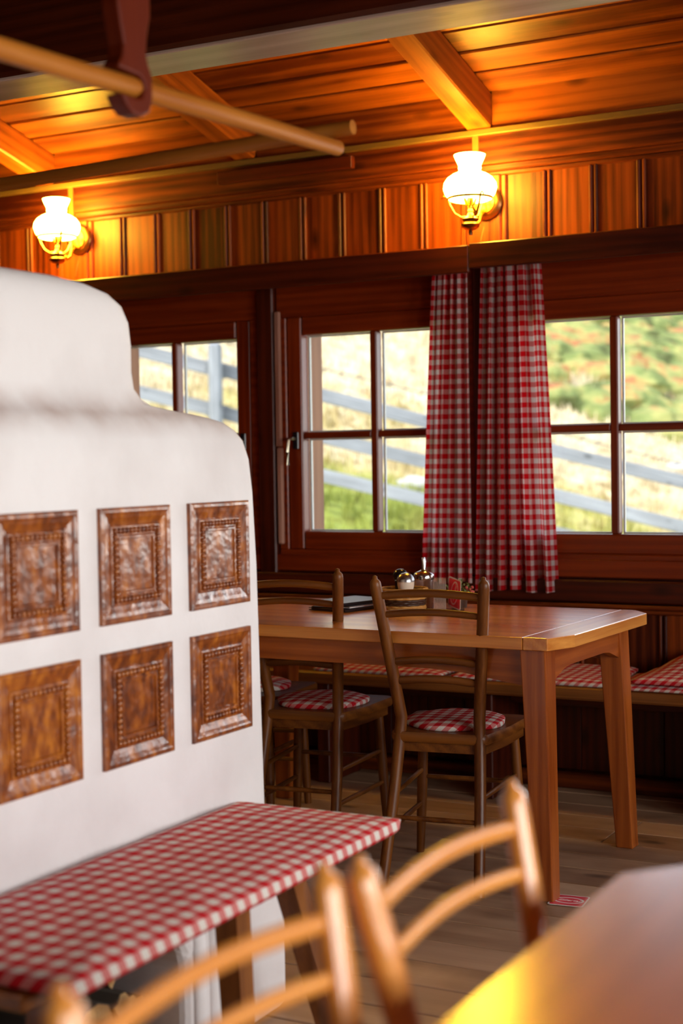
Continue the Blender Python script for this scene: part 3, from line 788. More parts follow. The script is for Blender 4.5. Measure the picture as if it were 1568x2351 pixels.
# ------------------------------------------------------------------ poles over the stove
def pole(pts, r, label, name='drying_pole'):
    k = 10; P = []
    a, b = Vector(pts[0]), Vector(pts[1])
    for i in range(k+1):
        p = a.lerp(b, i/k); p += Vector((noise.noise(p*3), noise.noise(p*3+Vector((5, 0, 0))), noise.noise(p*3+Vector((0, 7, 0)))))*0.004; P.append(p)
    ax = 1 if abs((b-a).y) > abs((b-a).x) else 0
    o = MB().tube(P, [r*1.05]+[r]*(k-1)+[r*0.93], 14).build(name, wood('pole', ax), None, smooth=50)
    return tag(o, label, 'pole', 'drying poles above the stove')
pole(((-1.5, 1.25, 1.888), (-1.5, 2.815, 1.950)), 0.0175, 'pale round pole running from the hanging bracket towards the windows')
pole(((-3.3, 2.795, 1.945), (-1.452, 2.795, 1.985)), 0.0165, 'dark round pole crossing over the stove top behind the other pole')
# turned wooden bracket with a hook for the pole
br = empty('pole_bracket', (-1.5, 2.065, 1.87), 0, 'red-brown carved wooden bracket hanging from above and hooking the pole', 'bracket')
prof = [(-0.030, 0.012), (-0.012, 0.0), (0.015, 0.0), (0.038, 0.012), (0.047, 0.035), (0.047, 0.075), (0.036, 0.092), (0.030, 0.112), (0.034, 0.14), (0.044, 0.175), (0.044, 0.21), (0.036, 0.25), (0.032, 0.29), (0.036, 0.33), (0.036, 0.55),
        (-0.036, 0.55), (-0.036, 0.33), (-0.034, 0.29), (-0.040, 0.25), (-0.050, 0.21), (-0.050, 0.175), (-0.042, 0.14), (-0.034, 0.112), (-0.038, 0.092), (-0.048, 0.078), (-0.050, 0.070), (0.010, 0.068), (0.020, 0.060), (0.022, 0.048), (0.016, 0.034), (0.004, 0.030), (-0.044, 0.030)]
hk = MB().prism(prof, 0, -0.018, 0.018); ho = hk.build('hook_board', wood('bracket', 2), br)
md = ho.modifiers.new('round', 'BEVEL'); md.width = 0.005; md.segments = 2; md.limit_method = 'ANGLE'; md.angle_limit = math.radians(50)
MB().box((0, 0, 1.12), (0.04, 0.06, 1.15), 0.005).build('hanger_post', wood('bracket', 2), br)

# ------------------------------------------------------------------ dining table in the middle
def dining_table():
    t = empty('dining_table', (-2.18, 4.45, 0), math.radians(-2.0), 'orange pine dining table with cut corners standing in front of the wall bench', 'table')
    hx0, hx1, hy0, hy1 = -0.79, 0.755, -0.425, 0.43; ch = 0.085
    poly = [(hx0+ch, hy0), (hx1-0.038, hy0), (hx1, hy0+0.12), (hx1, hy1-ch), (hx1-ch*0.8, hy1), (hx0+ch, hy1), (hx0, hy1-ch), (hx0, hy0+ch)]
    # top of lengthwise boards with a breadboard end
    xe = hx1-0.115
    top = MB().prism([p if p[0] < xe else (xe, p[1]) for p in poly[:1]] + [(xe, hy0), (xe, hy1)] + poly[5:], 2, 0.728, 0.765)
    o = top.build('table_top', wood('table', 0), t)
    end = MB().prism([(xe+0.001, hy0), (hx1-0.038, hy0), (hx1, hy0+0.12), (hx1, hy1-ch), (hx1-ch*0.8, hy1), (xe+0.001, hy1)], 2, 0.728, 0.7655)
    o2 = end.build('end_board', wood('table', 1), t)
    for q in (o, o2):
        md = q.modifiers.new('ease', 'BEVEL'); md.width = 0.0025; md.segments = 2; md.limit_method = 'ANGLE'
    xl, xr, yf, yb = -0.675, 0.66, -0.36, 0.28
    for (x, y, dx, dy) in ((xr, yf, 0.035, -0.03), (xr, yb, 0.045, -0.005), (xl, yf, -0.03, -0.03), (xl, yb+0.10, -0.02, 0.01)):
        lg = splay_leg(x, y, dx, dy, 0.080, 0.058, 0.728).build('leg', wood('tleg', 2), t)
        md = lg.modifiers.new('ease', 'BEVEL'); md.width = 0.004; md.segments = 2
    # end apron with scooped lower edge, and long aprons
    def scoop(a, b, z0, z1, n=12, e=0.10):
        pts = [(a, z1), (a, z0-0.03)]
        for i in range(n+1):
            s = i/n; pts.append((a+0.03+(b-a-0.06)*s, z0-0.02+0.035*min(1, math.sin(PI*s)*1.7)))
        return pts + [(b, z0-0.03), (b, z1)]
    for x in (xr, xl): MB().prism(scoop(yf, yb, 0.645, 0.729), 0, x+0.008, x+0.034).build('end_apron', wood('tleg', 1), t)
    for y in (yf, yb): MB().prism(scoop(xl, xr, 0.635, 0.729), 1, y-0.013, y+0.013).build('long_apron', wood('tleg', 0), t)
    return t
dining_table()

# ------------------------------------------------------------------ chairs
CH = dict(wf=0.150, ws=0.123, wt=0.168, lf=-0.125, lt=-0.093, ht=0.905)
def cpost(s, z):
    if z >= 0.5:
        t = (z-0.5)/(0.91-0.5); return Vector((s*(CH['ws']+t*(CH['wt']-CH['ws'])), t*CH['lt'], z))
    t = (0.5-z)/0.5; return Vector((s*(CH['ws']+t*(CH['wf']-CH['ws'])), t**1.3*CH['lf'], z))
def make_chair(loc, rz, kind, label, group, scale=1.0, wx=1.0):
    t = empty('dining_chair', loc, rz, label, 'chair', group); t.scale = (scale*wx, scale, scale)
    m0, mx, my = wood(kind, 2), wood(kind, 0), wood(kind, 1)
    for s in (-1, 1):
        zs = [0.0, 0.08, 0.2, 0.32, 0.42, 0.5, 0.58, 0.68, 0.78, 0.87, 0.905]
        pts = [cpost(s, z) for z in zs]
        rs = [0.0165, 0.0170, 0.0175, 0.018, 0.0185, 0.0185, 0.0185, 0.0182, 0.0180, 0.0180, 0.0175]
        top = cpost(s, 0.91)
        pts += [top+Vector((0, -0.002, 0.008)), top+Vector((0, -0.003, 0.014)), top+Vector((0, -0.004, 0.019)), top+Vector((0, -0.004, 0.026)), top+Vector((0, -0.004, 0.029))]
        rs += [0.0165, 0.0125, 0.0075, 0.0070, 0.002]
        MB().tube(pts, rs, 14).build('back_post', m0, t, smooth=60)
    def rail(z, nm='back_rail', arch_=0.012, bulge=-0.012, rx=0.0075, rz_=0.0125):
        a, b = cpost(-1, z), cpost(1, z); pts = []
        for i in range(11):
            s = i/10; p = a.lerp(b, s); q = math.sin(PI*s); pts.append(p+Vector((0, bulge*q, arch_*q)))
        MB().tube(pts, [rx]*11, 10, flat=[rz_*0.8]+[rz_]*9+[rz_*0.8]).build(nm, mx, t, smooth=60)
    rail(0.876); rail(0.818, rx=0.007, rz_=0.011); rail(0.672, rx=0.007, rz_=0.011); rail(0.612, rx=0.007, rz_=0.0125)
    # seat board: rounded trapezoid with a bullnose edge
    ol = []
    def corner(cx, cy, r, a0, a1, n=6):
        for i in range(n+1): a = a0+(a1-a0)*i/n; ol.append((cx+r*math.cos(a), cy+r*math.sin(a)))
    corner(0.155, 0.335, 0.035, 0.0, PI/2); corner(-0.155, 0.335, 0.035, PI/2, PI)
    ol.append((-0.180, 0.15)); corner(-0.125, 0.005, 0.03, PI, 1.5*PI); corner(0.125, 0.005, 0.03, -PI/2, 0); ol.append((0.180, 0.15))
    sb_ = MB(); n = len(ol)
    for z, k in ((0.428, 0.985), (0.434, 1.0), (0.450, 1.0), (0.458, 0.98)):
        for (x, y) in ol: sb_.v.append((x*k, 0.17+(y-0.17)*k, z))
    for i in range(3):
        for j in range(n): sb_.f.append((i*n+j, i*n+(j+1) % n, (i+1)*n+(j+1) % n, (i+1)*n+j)); sb_.mi.append(0)
    sb_.f.append(tuple(range(n-1, -1, -1))); sb_.f.append(tuple(range(3*n, 4*n))); sb_.mi += [0, 0]
    sb_.build('seat', mx, t, smooth=40)
    ap = MB().prism([(p[0]*0.93, 0.17+(p[1]-0.17)*0.93) for p in ol], 2, 0.398, 0.430); ap.build('seat_frame', my, t, smooth=40)
    fl = {}
    for s in (-1, 1):
        a, b = Vector((s*0.172, 0.320, 0.0)), Vector((s*0.150, 0.305, 0.42)); fl[s] = (a, b)
        MB().tube([a, a.lerp(b, 0.25), a.lerp(b, 0.55), a.lerp(b, 0.8), b], [0.013, 0.0155, 0.0175, 0.0165, 0.015], 12).build('front_leg', m0, t, smooth=60)
    def bar(p, q, r=0.0085): MB().tube([p, p.lerp(q, 0.5), q], [r*0.85, r, r*0.85], 10).build('stretcher', my, t, smooth=60)
    for s in (-1, 1):
        for z, zf in ((0.27, 0.275), (0.165, 0.165)):
            bar(cpost(s, z), fl[s][0].lerp(fl[s][1], zf/0.42))
    bar(fl[-1][0].lerp(fl[-1][1], 0.60), fl[1][0].lerp(fl[1][1], 0.60)); bar(cpost(-1, 0.205), cpost(1, 0.205))
    return t
def seat_pad(loc, rz, label, seed):
    ol = []
    for i in range(64):
        a = 2*PI*i/64; r = 0.158+0.004*math.sin(5*a+seed); ol.append((loc[0]+r*math.cos(a), loc[1]+r*math.sin(a)))
    return pillow('seat_cushion', ol, 0.4585, 0.028, G_SEAT, label, group='round chair cushions', rows=12, seed=seed, uvrot=rz+0.05, edge=0.014)
def put_chair(x, y, rz, kind, label, group, pad=None, seed=1, scale=1.0, wx=1.0):
    t = make_chair((x, y, 0), rz, kind, label, group, scale, wx)
    if pad: seat_pad((x-math.sin(rz)*0.165, y+math.cos(rz)*0.165), rz, pad, seed)
    return t
GA = 'chairs round the pine table'
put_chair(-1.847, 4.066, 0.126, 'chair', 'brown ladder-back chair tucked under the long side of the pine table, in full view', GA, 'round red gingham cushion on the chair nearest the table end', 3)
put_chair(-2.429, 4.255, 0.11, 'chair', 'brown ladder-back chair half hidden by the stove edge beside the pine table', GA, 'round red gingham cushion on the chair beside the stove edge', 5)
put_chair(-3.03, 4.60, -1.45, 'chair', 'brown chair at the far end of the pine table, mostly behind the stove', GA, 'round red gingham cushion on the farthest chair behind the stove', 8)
GB = 'chairs at the foreground table'
put_chair(-0.611, 1.545, -1.595, 'chair_lit', 'pale orange ladder-back chair tucked against the red table edge, right of the blurred pair', GB, scale=0.93, wx=1.28)
put_chair(-0.647, 1.106, -1.615, 'chair_lit', 'pale orange ladder-back chair in front of the bench cushion, nearest the photographer', GB, scale=0.93, wx=1.28)

# ------------------------------------------------------------------ foreground table
ft = empty('foreground_table', (-0.13, 1.03, 0), 0, 'glossy red-brown table with cut corners at the lower corner of the room', 'table')
hx, hy, ch = 0.432, 0.81, 0.075
pf = [(-hx, -hy+ch), (-hx+ch, -hy), (hx-ch, -hy), (hx, -hy+ch), (hx, hy-ch), (hx-ch, hy), (-hx+ch*0.85, hy), (-hx, hy-ch)]
o = MB().prism(pf, 2, 0.727, 0.765).build('table_top', wood('redtable', 1), ft)
md = o.modifiers.new('ease', 'BEVEL'); md.width = 0.005; md.segments = 3; md.limit_method = 'ANGLE'
for (x, y) in ((-0.33, 0.68), (0.33, 0.68), (-0.33, -0.66), (0.33, -0.66)):
    splay_leg(x, y, 0.03 if x > 0 else -0.03, 0.02 if y > 0 else -0.02, 0.075, 0.055, 0.727).build('leg', wood('redtable', 2), ft)
for x in (-0.33, 0.33): MB().box((x, 0.01, 0.685), (0.024, 1.34, 0.085), 0.003).build('apron', wood('redtable', 1), ft)
for y in (-0.66, 0.68): MB().box((0, y, 0.685), (0.66, 0.024, 0.085), 0.003).build('apron', wood('redtable', 0), ft)

# ------------------------------------------------------------------ bench along the window wall
wbn = empty('wall_bench', (-1.4, 5.3, 0), 0, 'long brown wooden bench running along the window wall', 'bench')
MB().box((0, 0.01, 0.4245), (5.9, 0.372, 0.049), 0.008).build('seat', wood('bench', 0), wbn)
for x in (-2.5, -1.45, -0.75, 0.1, 0.9, 1.9, 2.7):
    MB().box((x, -0.02, 0.20), (0.055, 0.27, 0.40), 0.004).build('support', wood('dark', 2), wbn)  # dark wood paints in the shade below the seat
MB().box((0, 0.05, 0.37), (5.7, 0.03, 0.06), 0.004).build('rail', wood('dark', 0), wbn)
GC = 'gingham cushions on the wall bench'
pillow('seat_pad', rect_outline(-2.90, -2.335, 5.135, 5.45, 0.03), 0.4495, 0.026, G_BENCH, 'flat red gingham cushion on the wall bench behind the two chairs', group=GC, seed=21)
pillow('seat_pad', rect_outline(-2.298, -1.985, 5.140, 5.46, 0.03), 0.4495, 0.024, G_BENCH, 'small red gingham cushion on the wall bench under the middle of the table', group=GC, seed=22)
def ruck(x, y): return 0.030*math.exp(-((y-5.42)/0.07)**2)
pillow('seat_pad', rect_outline(-1.955, -1.650, 5.130, 5.470, 0.02), 0.4495, 0.026, G_BENCH, 'red gingham cushion on the wall bench seen between the table legs', group=GC, seed=23, tuck=lambda x, y: 0.022*max(0, (y-5.2)/0.3))
pillow('seat_pad', rect_outline(-1.662, -0.95, 5.105, 5.460, 0.02), 0.4495, 0.022, G_BENCH, 'lower red gingham cushion on the wall bench beyond the table leg', group=GC, seed=24, tuck=lambda x, y: 0.012*max(0, (y-5.2)/0.3)*(1+math.sin(9*x)) if y > 5.2 else 0)
pillow('seat_pad', rect_outline(-1.585, -0.95, 5.115, 5.480, 0.02, rot=0.02), 0.474, 0.030, G_BENCH, 'upper red gingham cushion lying askew on another, near the picture edge', group=GC, seed=25, tuck=lambda x, y: 0.075*max(0, min(1, (y-5.2)/0.25))*max(0.0, min(1, (x+1.56)/0.14)))

# ------------------------------------------------------------------ things on the pine table
TZ = 0.7655
# woven basket
bk = empty('bread_basket', (-2.190, 4.530, TZ), 0, 'round woven basket in tan and dark wicker on the pine table', 'basket')
for (z0, z1, mt_, nm) in ((0.0, 0.026, WICK_L, 'wicker_band'), (0.026, 0.046, WICK_D, 'dark_wicker_band'), (0.046, 0.072, WICK_L, 'wicker_band'), (0.072, 0.082, WICK_L, 'rim')):
    mb = MB(); rows = max(2, int((z1-z0)/0.0065))
    for r_ in range(rows):
        z = z0+(r_+0.5)*(z1-z0)/rows; pts = []
        R = 0.070+0.05*z + (0.004 if nm == 'rim' else 0)
        for i in range(57):
            a = 2*PI*i/56; w = R+0.0028*math.cos(14*a+PI*(r_ % 2)); pts.append((w*math.cos(a)*1.05, w*math.sin(a), z))
        mb.tube(pts, 0.0038 if nm != 'rim' else 0.005, 6)
    mb.build(nm, mt_, bk, smooth=60)
MB().lathe([(0.0, 0.002), (0.064, 0.002), (0.064, 0.01), (0.0, 0.01)], 24).build('basket_floor', WICK_L, bk)
def shaker(x, y, z0, dark, label):
    t = empty('pepper_mill' if dark else 'salt_shaker', (x, y, z0), 0, label, 'shaker')
    if dark:
        MB().lathe([(0.0, 0.0), (0.024, 0.0), (0.025, 0.03), (0.020, 0.055), (0.021, 0.095), (0.0, 0.097)], 20).build('body', BLACK, t, smooth=40)
        MB().lathe([(0.0, 0.097), (0.023, 0.098), (0.027, 0.106), (0.026, 0.118), (0.019, 0.129), (0.010, 0.134), (0.0, 0.135)], 20).build('cap', BLACK, t, smooth=40)
        MB().lathe([(0.0, 0.0), (0.0255, 0.001), (0.0262, 0.036), (0.0255, 0.060), (0.0, 0.061)], 20).build('chrome_sleeve', CHROME, t, smooth=40)
    else:
        MB().lathe([(0.0, 0.0), (0.026, 0.0), (0.027, 0.05), (0.026, 0.062), (0.0, 0.063)], 20).build('chrome_base', CHROME, t, smooth=40)
        MB().lathe([(0.0, 0.063), (0.024, 0.063), (0.0285, 0.085), (0.029, 0.096), (0.0, 0.097)], 22).build('ceramic_body', CERAMIC, t, smooth=40)
        MB().lathe([(0.0, 0.095), (0.0305, 0.096), (0.0305, 0.101), (0.028, 0.110), (0.022, 0.119), (0.012, 0.125), (0.004, 0.1265), (0.0, 0.1265)], 22).build('chrome_dome', STEELG, t, smooth=40)
    return t
STEELG = plain('satin_chrome', (0.55, 0.55, 0.56), 0.28, metal=1.0)
shaker(-2.212, 4.560, TZ+0.0105, True, 'dark pepper mill standing in the woven basket behind the salt shaker')
shaker(-2.168, 4.508, TZ+0.0105, False, 'cream salt shaker with a domed metal top in the woven basket')
sg = empty('sugar_pourer', (-2.185, 4.690, TZ), 0, 'glass sugar pourer with chrome lid and slanted spout behind the coasters', 'pourer')
MB().lathe([(0.0, 0.0), (0.033, 0.0), (0.035, 0.01), (0.035, 0.09), (0.032, 0.102), (0.0, 0.103)], 22).build('glass_jar', plain('sugar_glass', (0.62, 0.46, 0.40), 0.1, coat=1.0), sg, smooth=40)
MB().lathe([(0.0, 0.100), (0.036, 0.100), (0.037, 0.114), (0.033, 0.122), (0.016, 0.130), (0.010, 0.133), (0.0, 0.133)], 22).build('chrome_lid', CHROME, sg, smooth=40)
MB().tube([(0.0, 0.0, 0.128), (0.0, 0.0, 0.160), (-0.004, 0.0, 0.176)], [0.0085, 0.0085, 0.008], 12).build('spout', CHROME, sg, smooth=40)
MB().lathe([(0.0, 0.128), (0.011, 0.128), (0.011, 0.134), (0.0, 0.134)], 14).build('brass_collar', BRASS, sg)
tag(MB().tube([(-2.246, 4.505, TZ+0.03), (-2.256, 4.505, TZ+0.078), (-2.268, 4.505, TZ+0.098), (-2.275, 4.505, TZ+0.101), (-2.278, 4.505, TZ+0.098)], [0.0018, 0.0018, 0.0025, 0.003, 0.002], 8).build('spoon', CHROME, smooth=40), 'thin bent spoon handle sticking out of the woven basket', 'spoon')
# menus
for j, (dx, dy, rz, lab) in enumerate(((0, 0, 0.30, 'bottom black leather menu folder of the stack on the table'), (0.006, 0.004, 0.36, 'middle black menu folder of the stack on the table'), (-0.004, 0.006, 0.27, 'top black menu folder reflecting the window on the table'))):
    mn = empty('menu_folder', (-2.425+dx, 4.585+dy, TZ+0.0002+j*0.0105), rz-0.55, lab, 'menu', 'menu folders on the pine table')
    MB().box((0, 0, 0.0018), (0.17, 0.24, 0.003), 0.0012).build('cover', LEATHER, mn); MB().box((0.003, 0, 0.0052), (0.16, 0.228, 0.0036)).build('pages', WHITE if j == 1 else LEATHER, mn); MB().box((0, 0, 0.0086), (0.17, 0.24, 0.003), 0.0012).build('cover', LEATHER, mn)
# coasters: print is flat ink on card
def ink_text(txt, size, name='lettering'):
    cu = bpy.data.curves.new(name, 'FONT'); cu.body = txt; cu.size = size; cu.align_x = 'CENTER'; cu.align_y = 'CENTER'; cu.shear = 0.25; cu.extrude = 0.00012
    tmp = bpy.data.objects.new('t', cu); C.objects.link(tmp); dg = bpy.context.evaluated_depsgraph_get()
    me = bpy.data.meshes.new_from_object(tmp.evaluated_get(dg)); bpy.data.objects.remove(tmp)
    me.materials.clear(); me.materials.append(WHITE); me.name = name; return me
TXT = ink_text('Zillertal', 0.0205)
def rsq(a, r, n=5):
    pts = []
    for cx, cy, a0 in ((a-r, a-r, 0), (-a+r, a-r, PI/2), (-a+r, -a+r, PI), (a-r, -a+r, 1.5*PI)):
        for i in range(n+1): t_ = a0+PI/2*i/n; pts.append((cx+r*math.cos(t_), cy+r*math.sin(t_)))
    return pts
CM_BASE = MB().prism(rsq(0.052, 0.008), 2, 0.0, 0.0014).mesh('coaster_card', WHITE)
CM_EDGE = MB().prism(rsq(0.0521, 0.008), 2, 0.00025, 0.0011).mesh('coaster_core', CARD)
CM_RED = MB().prism(rsq(0.0475, 0.006), 2, 0.0014, 0.0015).mesh('red_field', REDINK)
def ring_mesh(r0, r1, sx, sy, z0, z1, ang_):
    mb = MB(); n = 40; c_, s_ = math.cos(ang_), math.sin(ang_)
    for r, z in ((r0, z0), (r1, z0), (r1, z1), (r0, z1)):
        for j in range(n):
            x, y = r*sx*math.cos(2*PI*j/n), r*sy*math.sin(2*PI*j/n); mb.v.append((x*c_-y*s_, x*s_+y*c_, z))
    for i in range(4):
        for j in range(n): mb.f.append((i*n+j, i*n+(j+1) % n, ((i+1) % 4)*n+(j+1) % n, ((i+1) % 4)*n+j)); mb.mi.append(0)
    return mb.mesh('white_ring', WHITE)
CM_RING = ring_mesh(0.84, 1.0, 0.045, 0.029, 0.0015, 0.0017, 0.0)
def coaster(name, loc, rot, label, full=True, group=None, spin=0.0):
    t = empty(name, loc, 0, label, 'coaster', group); t.rotation_euler = rot
    for nm, me in (('card', CM_BASE), ('card_core', CM_EDGE)) + ((('red_field', CM_RED), ('white_ring', CM_RING)) if full else (('red_field', CM_RED),)):
        q_ = link(bpy.data.objects.new(nm, me), t)
        if nm == 'white_ring': q_.rotation_euler = (0, 0, spin)
    if full:
        tx = bpy.data.objects.new('lettering', TXT); link(tx, t); tx.location = (0, 0, 0.00162); tx.rotation_euler = (0, 0, spin)
    return t
coaster('beer_coaster', (-1.437, 4.045, 0.0004), (0, 0, 0.10), 'red coaster with white oval lettering wedged on the floor by the table leg')
hold = empty('coaster_holder', (-2.075, 4.645, TZ), 0.43, 'small clear acrylic holder keeping red coasters upright on the table', 'holder')
MB().box((0, 0, 0.0015), (0.112, 0.060, 0.003), 0.0005).build('base', ACRYL, hold)
MB().box((0, -0.031, 0.0145), (0.112, 0.002, 0.029)).build('front_lip', ACRYL, hold); MB().box((0, 0.031, 0.022), (0.112, 0.002, 0.044)).build('back_lip', ACRYL, hold)
n_c = 11
cz, sz = math.cos(0.43), math.sin(0.43)
def hpos(x, y, z): return (-2.075+cz*x-sz*y, 4.645+sz*x+cz*y, TZ+z)
PLACE = ['leftmost', 'second from the basket', 'third from the basket', 'fourth from the basket', 'fifth from the basket', 'sixth from the basket', 'seventh from the basket', 'eighth from the basket', 'ninth from the basket', 'last of the row']
for j in range(10):
    lx = -0.047+j*0.0043
    lean = 0.02*math.sin(j*1.7)
    coaster('beer_coaster', hpos(lx, 0.0, 0.0555), (PI/2, lean, PI/2+0.43), 'card coaster standing edge-on in the clear holder, '+PLACE[j], False, 'coasters standing in the clear holder')
coaster('beer_coaster', hpos(0.024, -0.006, 0.0585), (PI/2, 0.10, -0.743), 'red coaster with a white ring turned outwards in the clear holder', True, spin=1.15)
# small plant
pt = empty('table_plant', (-2.080, 4.755, TZ), 0, 'small leafy table decoration with reddish flowers beside the coasters', 'plant')
MB().lathe([(0.0, 0.0), (0.026, 0.0), (0.032, 0.045), (0.034, 0.05), (0.0, 0.048)], 18).build('pot', WICK_D, pt, smooth=40)
rn = random.Random(5)
lf = MB(); fl_ = MB()
for j in range(150):
    d = Vector((rn.gauss(0, 1), rn.gauss(0, 1), abs(rn.gauss(0.5, 0.8)))).normalized()
    p = Vector((0, 0, 0.045))+d*rn.uniform(0.02, 0.050); s_ = rn.uniform(0.006, 0.011)
    e1 = d.orthogonal().normalized(); e1 = Matrix.Rotation(rn.uniform(0, 6.28), 3, d) @ e1; e2 = d.cross(e1)
    lf.add([p, p+e1*s_*0.4+d*s_*0.6, p+d*s_*1.5, p-e1*s_*0.4+d*s_*0.6+e2*0.002], [(0, 1, 2, 3)])
for j in range(16):
    d = Vector((rn.gauss(0.4, 1), rn.gauss(-0.3, 1), abs(rn.gauss(0.4, 0.6)))).normalized(); p = Vector((0, 0, 0.045))+d*0.052
    fl_.sphere(p, rn.uniform(0.004, 0.007), 6, 4)
lo = lf.build('foliage', plain('leaf', (0.16, 0.20, 0.05), 0.6), pt, recalc=False); lo['kind'] = 'stuff'
fo = fl_.build('flower_buds', plain('flower', (0.45, 0.07, 0.05), 0.6), pt, smooth=True); fo['kind'] = 'stuff'

# ------------------------------------------------------------------ outside: meadow, fence, scrub
def ground_z(x, y):
    b = 0.16*noise.noise(Vector((x*0.25, y*0.25, 1.0)))+0.05*noise.noise(Vector((x*0.9, y*0.9, 4.0)))
    return -3.56-0.368*x+0.143*y+b
g = MB(); nx, ny = 150, 130
gx = lambda i: -75+95*i/nx
gy = lambda j: 6.4+(j/ny)**1.35*70
for j in range(ny+1):
    for i in range(nx+1): g.v.append((gx(i), gy(j), ground_z(gx(i), gy(j))))
for j in range(ny):
    for i in range(nx): a = j*(nx+1)+i; g.f.append((a, a+1, a+nx+2, a+nx+1)); g.mi.append(0)
def meadow_mat(name, bias=0.0):
    mt, t, b = newmat(name)
    ge = node(t, 'ShaderNodeNewGeometry'); sp = node(t, 'ShaderNodeSeparateXYZ'); t.links.new(ge.outputs['Position'], sp.inputs[0])
    n1 = node(t, 'ShaderNodeTexNoise'); n1.inputs['Scale'].default_value = 0.55; n1.inputs['Detail'].default_value = 5; t.links.new(ge.outputs['Position'], n1.inputs['Vector'])
    n2 = node(t, 'ShaderNodeTexNoise'); n2.inputs['Scale'].default_value = 4.0; n2.inputs['Detail'].default_value = 6; t.links.new(ge.outputs['Position'], n2.inputs['Vector'])
    # distance up the slope from the house: green below the fence, straw above
    w = mathn(t, 'ADD', mathn(t, 'MULTIPLY', sp.outputs[0], -0.4715), mathn(t, 'MULTIPLY', sp.outputs[1], 0.882))
    f = mathn(t, 'MULTIPLY', mathn(t, 'SUBTRACT', w, 14.2), 0.22)
    f = mathn(t, 'ADD', f, mathn(t, 'MULTIPLY', mathn(t, 'SUBTRACT', n1.outputs['Fac'], 0.5), 2.6))
    f = mathn(t, 'ADD', f, mathn(t, 'MULTIPLY', mathn(t, 'SUBTRACT', n2.outputs['Fac'], 0.5), 0.9+bias))
    col = ramp(t, f, [(0.0, (0.36, 0.40, 0.090)), (0.35, (0.50, 0.46, 0.15)), (0.6, (0.62, 0.50, 0.26)), (1.0, (0.74, 0.63, 0.42))])
    sh = ramp(t, n2.outputs['Fac'], [(0.30, (0.50, 0.42, 0.34)), (0.52, (1, 1, 1))])
    t.links.new(mix(t, 1.0, col, sh, 'MULTIPLY'), b.inputs['Base Color']); setp(b, rough=0.95, spec=0.1); return mt
MEADOW = meadow_mat('meadow_grass')
gr = g.build('meadow', MEADOW, None, smooth=True, recalc=False); tag(gr, 'sunlit alpine meadow slope of straw and green grass outside the windows', 'meadow', kind='structure')
def at(u, w):       # lateral / forward offsets of the hillside from the house
    return 0.882*u-0.4715*w, 0.4715*u+0.882*w
rn = random.Random(12)
tf = MB()
for j in range(9000):
    w = rn.uniform(10.5, 30); u = rn.uniform(-0.20, 0.27)*w
    x, y = at(u, w); z = ground_z(x, y); h = rn.uniform(0.06, 0.17)*(1+0.02*(w-10))
    for k in range(4):
        a = rn.uniform(0, 6.28); s_ = 0.012*(1+0.04*(w-10)); l = rn.uniform(-0.5, 0.5)*h
        dx, dy = math.cos(a), math.sin(a); ox, oy = rn.gauss(0, 0.05), rn.gauss(0, 0.05)
        tf.add([(x+ox-dx*s_, y+oy-dy*s_, z-0.03), (x+ox+dx*s_, y+oy+dy*s_, z-0.03), (x+ox-dy*l, y+oy+dx*l, z+h)], [(0, 1, 2)])
to = tf.build('meadow_grass_tufts', MEADOW, None, recalc=False); tag(to, 'long straw and green grass blades covering the meadow', 'grass', kind='stuff')
# low scrub higher up the slope
def scrub_mat():
    mt, t, b = newmat('heath_scrub')
    ge = node(t, 'ShaderNodeNewGeometry')
    n1 = node(t, 'ShaderNodeTexNoise'); n1.inputs['Scale'].default_value = 1.6; n1.inputs['Detail'].default_value = 6; t.links.new(ge.outputs['Position'], n1.inputs['Vector'])
    col = ramp(t, n1.outputs['Fac'], [(0.32, (0.07, 0.07, 0.03)), (0.45, (0.20, 0.24, 0.08)), (0.54, (0.36, 0.34, 0.12)), (0.62, (0.42, 0.17, 0.07)), (0.72, (0.24, 0.13, 0.09))])
    t.links.new(col, b.inputs['Base Color']); setp(b, rough=0.95, spec=0.1); return mt
sm_ = MB()
for j in range(420):
    w = rn.uniform(21.5, 33); u = rn.uniform(0.125, 0.27)*w
    if w < 24 and rn.random() < 0.45: continue
    x, y = at(u, w); z = ground_z(x, y); r = rn.uniform(0.16, 0.42)
    n0 = len(sm_.v); sm_.sphere((x, y, z+r*0.15), r, 9, 6, (1.3, 1.3, 0.62))
    for i in range(n0, len(sm_.v)):
        v = Vector(sm_.v[i]); v += (v-Vector((x, y, z))).normalized()*0.22*r*noise.noise(v*7); sm_.v[i] = tuple(v)
s_o = sm_.build('heath_scrub', scrub_mat(), None, smooth=False); tag(s_o, 'low green and rusty heath scrub growing up the slope', 'scrub', kind='stuff')
def boulder(x, y, r, label):
    mb = MB().sphere((0, 0, 0), r, 14, 9, (1.5, 1.1, 0.6))
    mb.v = [tuple(Vector(v)*(1+0.25*noise.noise(Vector(v)*3/r+Vector((x, y, 0))))) for v in mb.v]
    o = mb.build('boulder', STONE, None, smooth=50); o.location = (x, y, ground_z(x, y)+r*0.2); tag(o, label, 'rock', 'pale rocks on the meadow')
for (u, w, r, lab) in ((7.55, 33.0, 0.85, 'large pale boulder at the top of the slope in the far window corner'), (4.45, 19.6, 0.14, 'pale boulder in the straw grass behind the wire'), (0.80, 16.0, 0.16, 'pale flat rock in the green grass seen below the top fence rails')):
    x, y = at(u, w); boulder(x, y, r, lab)
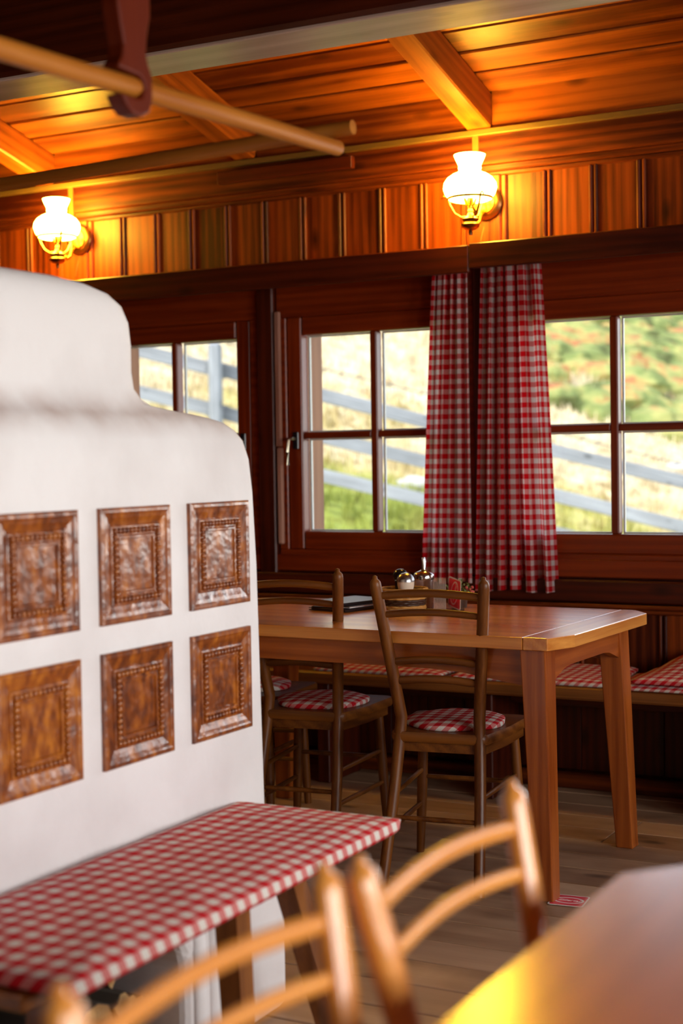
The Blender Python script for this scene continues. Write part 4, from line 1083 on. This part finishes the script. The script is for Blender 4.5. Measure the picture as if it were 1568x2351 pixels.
# pale gravel track beyond the fence
tk = MB()
for i in range(31):
    s_ = i/30; u = -7.0+5.6*s_; w = 16.1+0.10*math.sin(5*s_)
    for dw in (-0.45, -0.2, 0.2, 0.45):
        x, y = at(u, w+dw); tk.v.append((x, y, ground_z(x, y)+(0.05 if abs(dw) < 0.3 else -0.02)))
for i in range(30):
    for j in range(3): a = i*4+j; tk.f.append((a, a+1, a+5, a+4)); tk.mi.append(0)
tag(tk.build('gravel_track', plain('pale_gravel', (0.72, 0.70, 0.67), 0.95), None, smooth=True, recalc=False), 'pale gravel track crossing the meadow behind the fence post', 'path')
# fence
fen = empty('plank_fence', (0, 0, 0), 0, 'weathered grey plank fence descending the meadow outside', 'fence')
fpt = lambda u: at(u, 14.0)
def fence_z(u, off): return 1.875-0.262*u+off       # top rail height along the fence
us = [-5.95, -3.55, -1.16, 1.22, 3.62, 6.0]
for off in (0.0, -0.405, -0.76):
    for a, b in zip(us[:-1], us[1:]):
        p0 = Vector((*fpt(a-0.1), fence_z(a-0.1, off+random.uniform(-0.02, 0.02)))); p1 = Vector((*fpt(b+0.1), fence_z(b+0.1, off+random.uniform(-0.02, 0.02))))
        d = p1-p0; o = MB().box((0, 0, 0), (d.length, 0.03, 0.128), 0.006).build('fence_rail', wood('grey', 0), fen)
        o.location = (p0+p1)/2; o.rotation_euler = d.to_track_quat('X', 'Z').to_euler()
for u in us:
    x, y = at(u, 13.88); zt_ = fence_z(u, 0.235); zg = ground_z(x, y)-0.1
    MB().box((0, 0, (zt_-zg)/2), (0.125, 0.125, zt_-zg), 0.03).build('fence_post', wood('grey', 2), fen, loc=(x, y, zg)).rotation_euler = (0, 0, yaw)
# barbed wire strand further up
wr_ = empty('barbed_wire', (0, 0, 0), 0, 'thin dark barbed wire strand stretched above the plank fence', 'wire')
wz = lambda u: 2.30-0.285*u
P = []
for i in range(31):
    u = -6+14.0*i/30; x, y = at(u, 16.5); P.append((x, y, wz(u)-0.04*math.sin(PI*((u+6) % 3.5)/3.5)))
MB().tube(P, 0.006, 5).build('strand', WIRE, wr_)
bb = MB()
for i in range(80):
    u = -6+14.0*i/79; x, y = at(u, 16.5); z = wz(u)-0.04*math.sin(PI*((u+6) % 3.5)/3.5); bb.tube([(x-0.03, y, z-0.03), (x+0.03, y, z+0.03)], 0.006, 4)
bb.build('barbs', WIRE, wr_)['kind'] = 'stuff'
for u in (-6, -2.5, 1.0, 4.5, 8.0):
    x, y = at(u, 16.52); zg = ground_z(x, y)-0.1
    MB().tube([(x, y, zg), (x, y, wz(u)+0.06)], 0.03, 7).build('stake', wood('grey', 2), wr_)
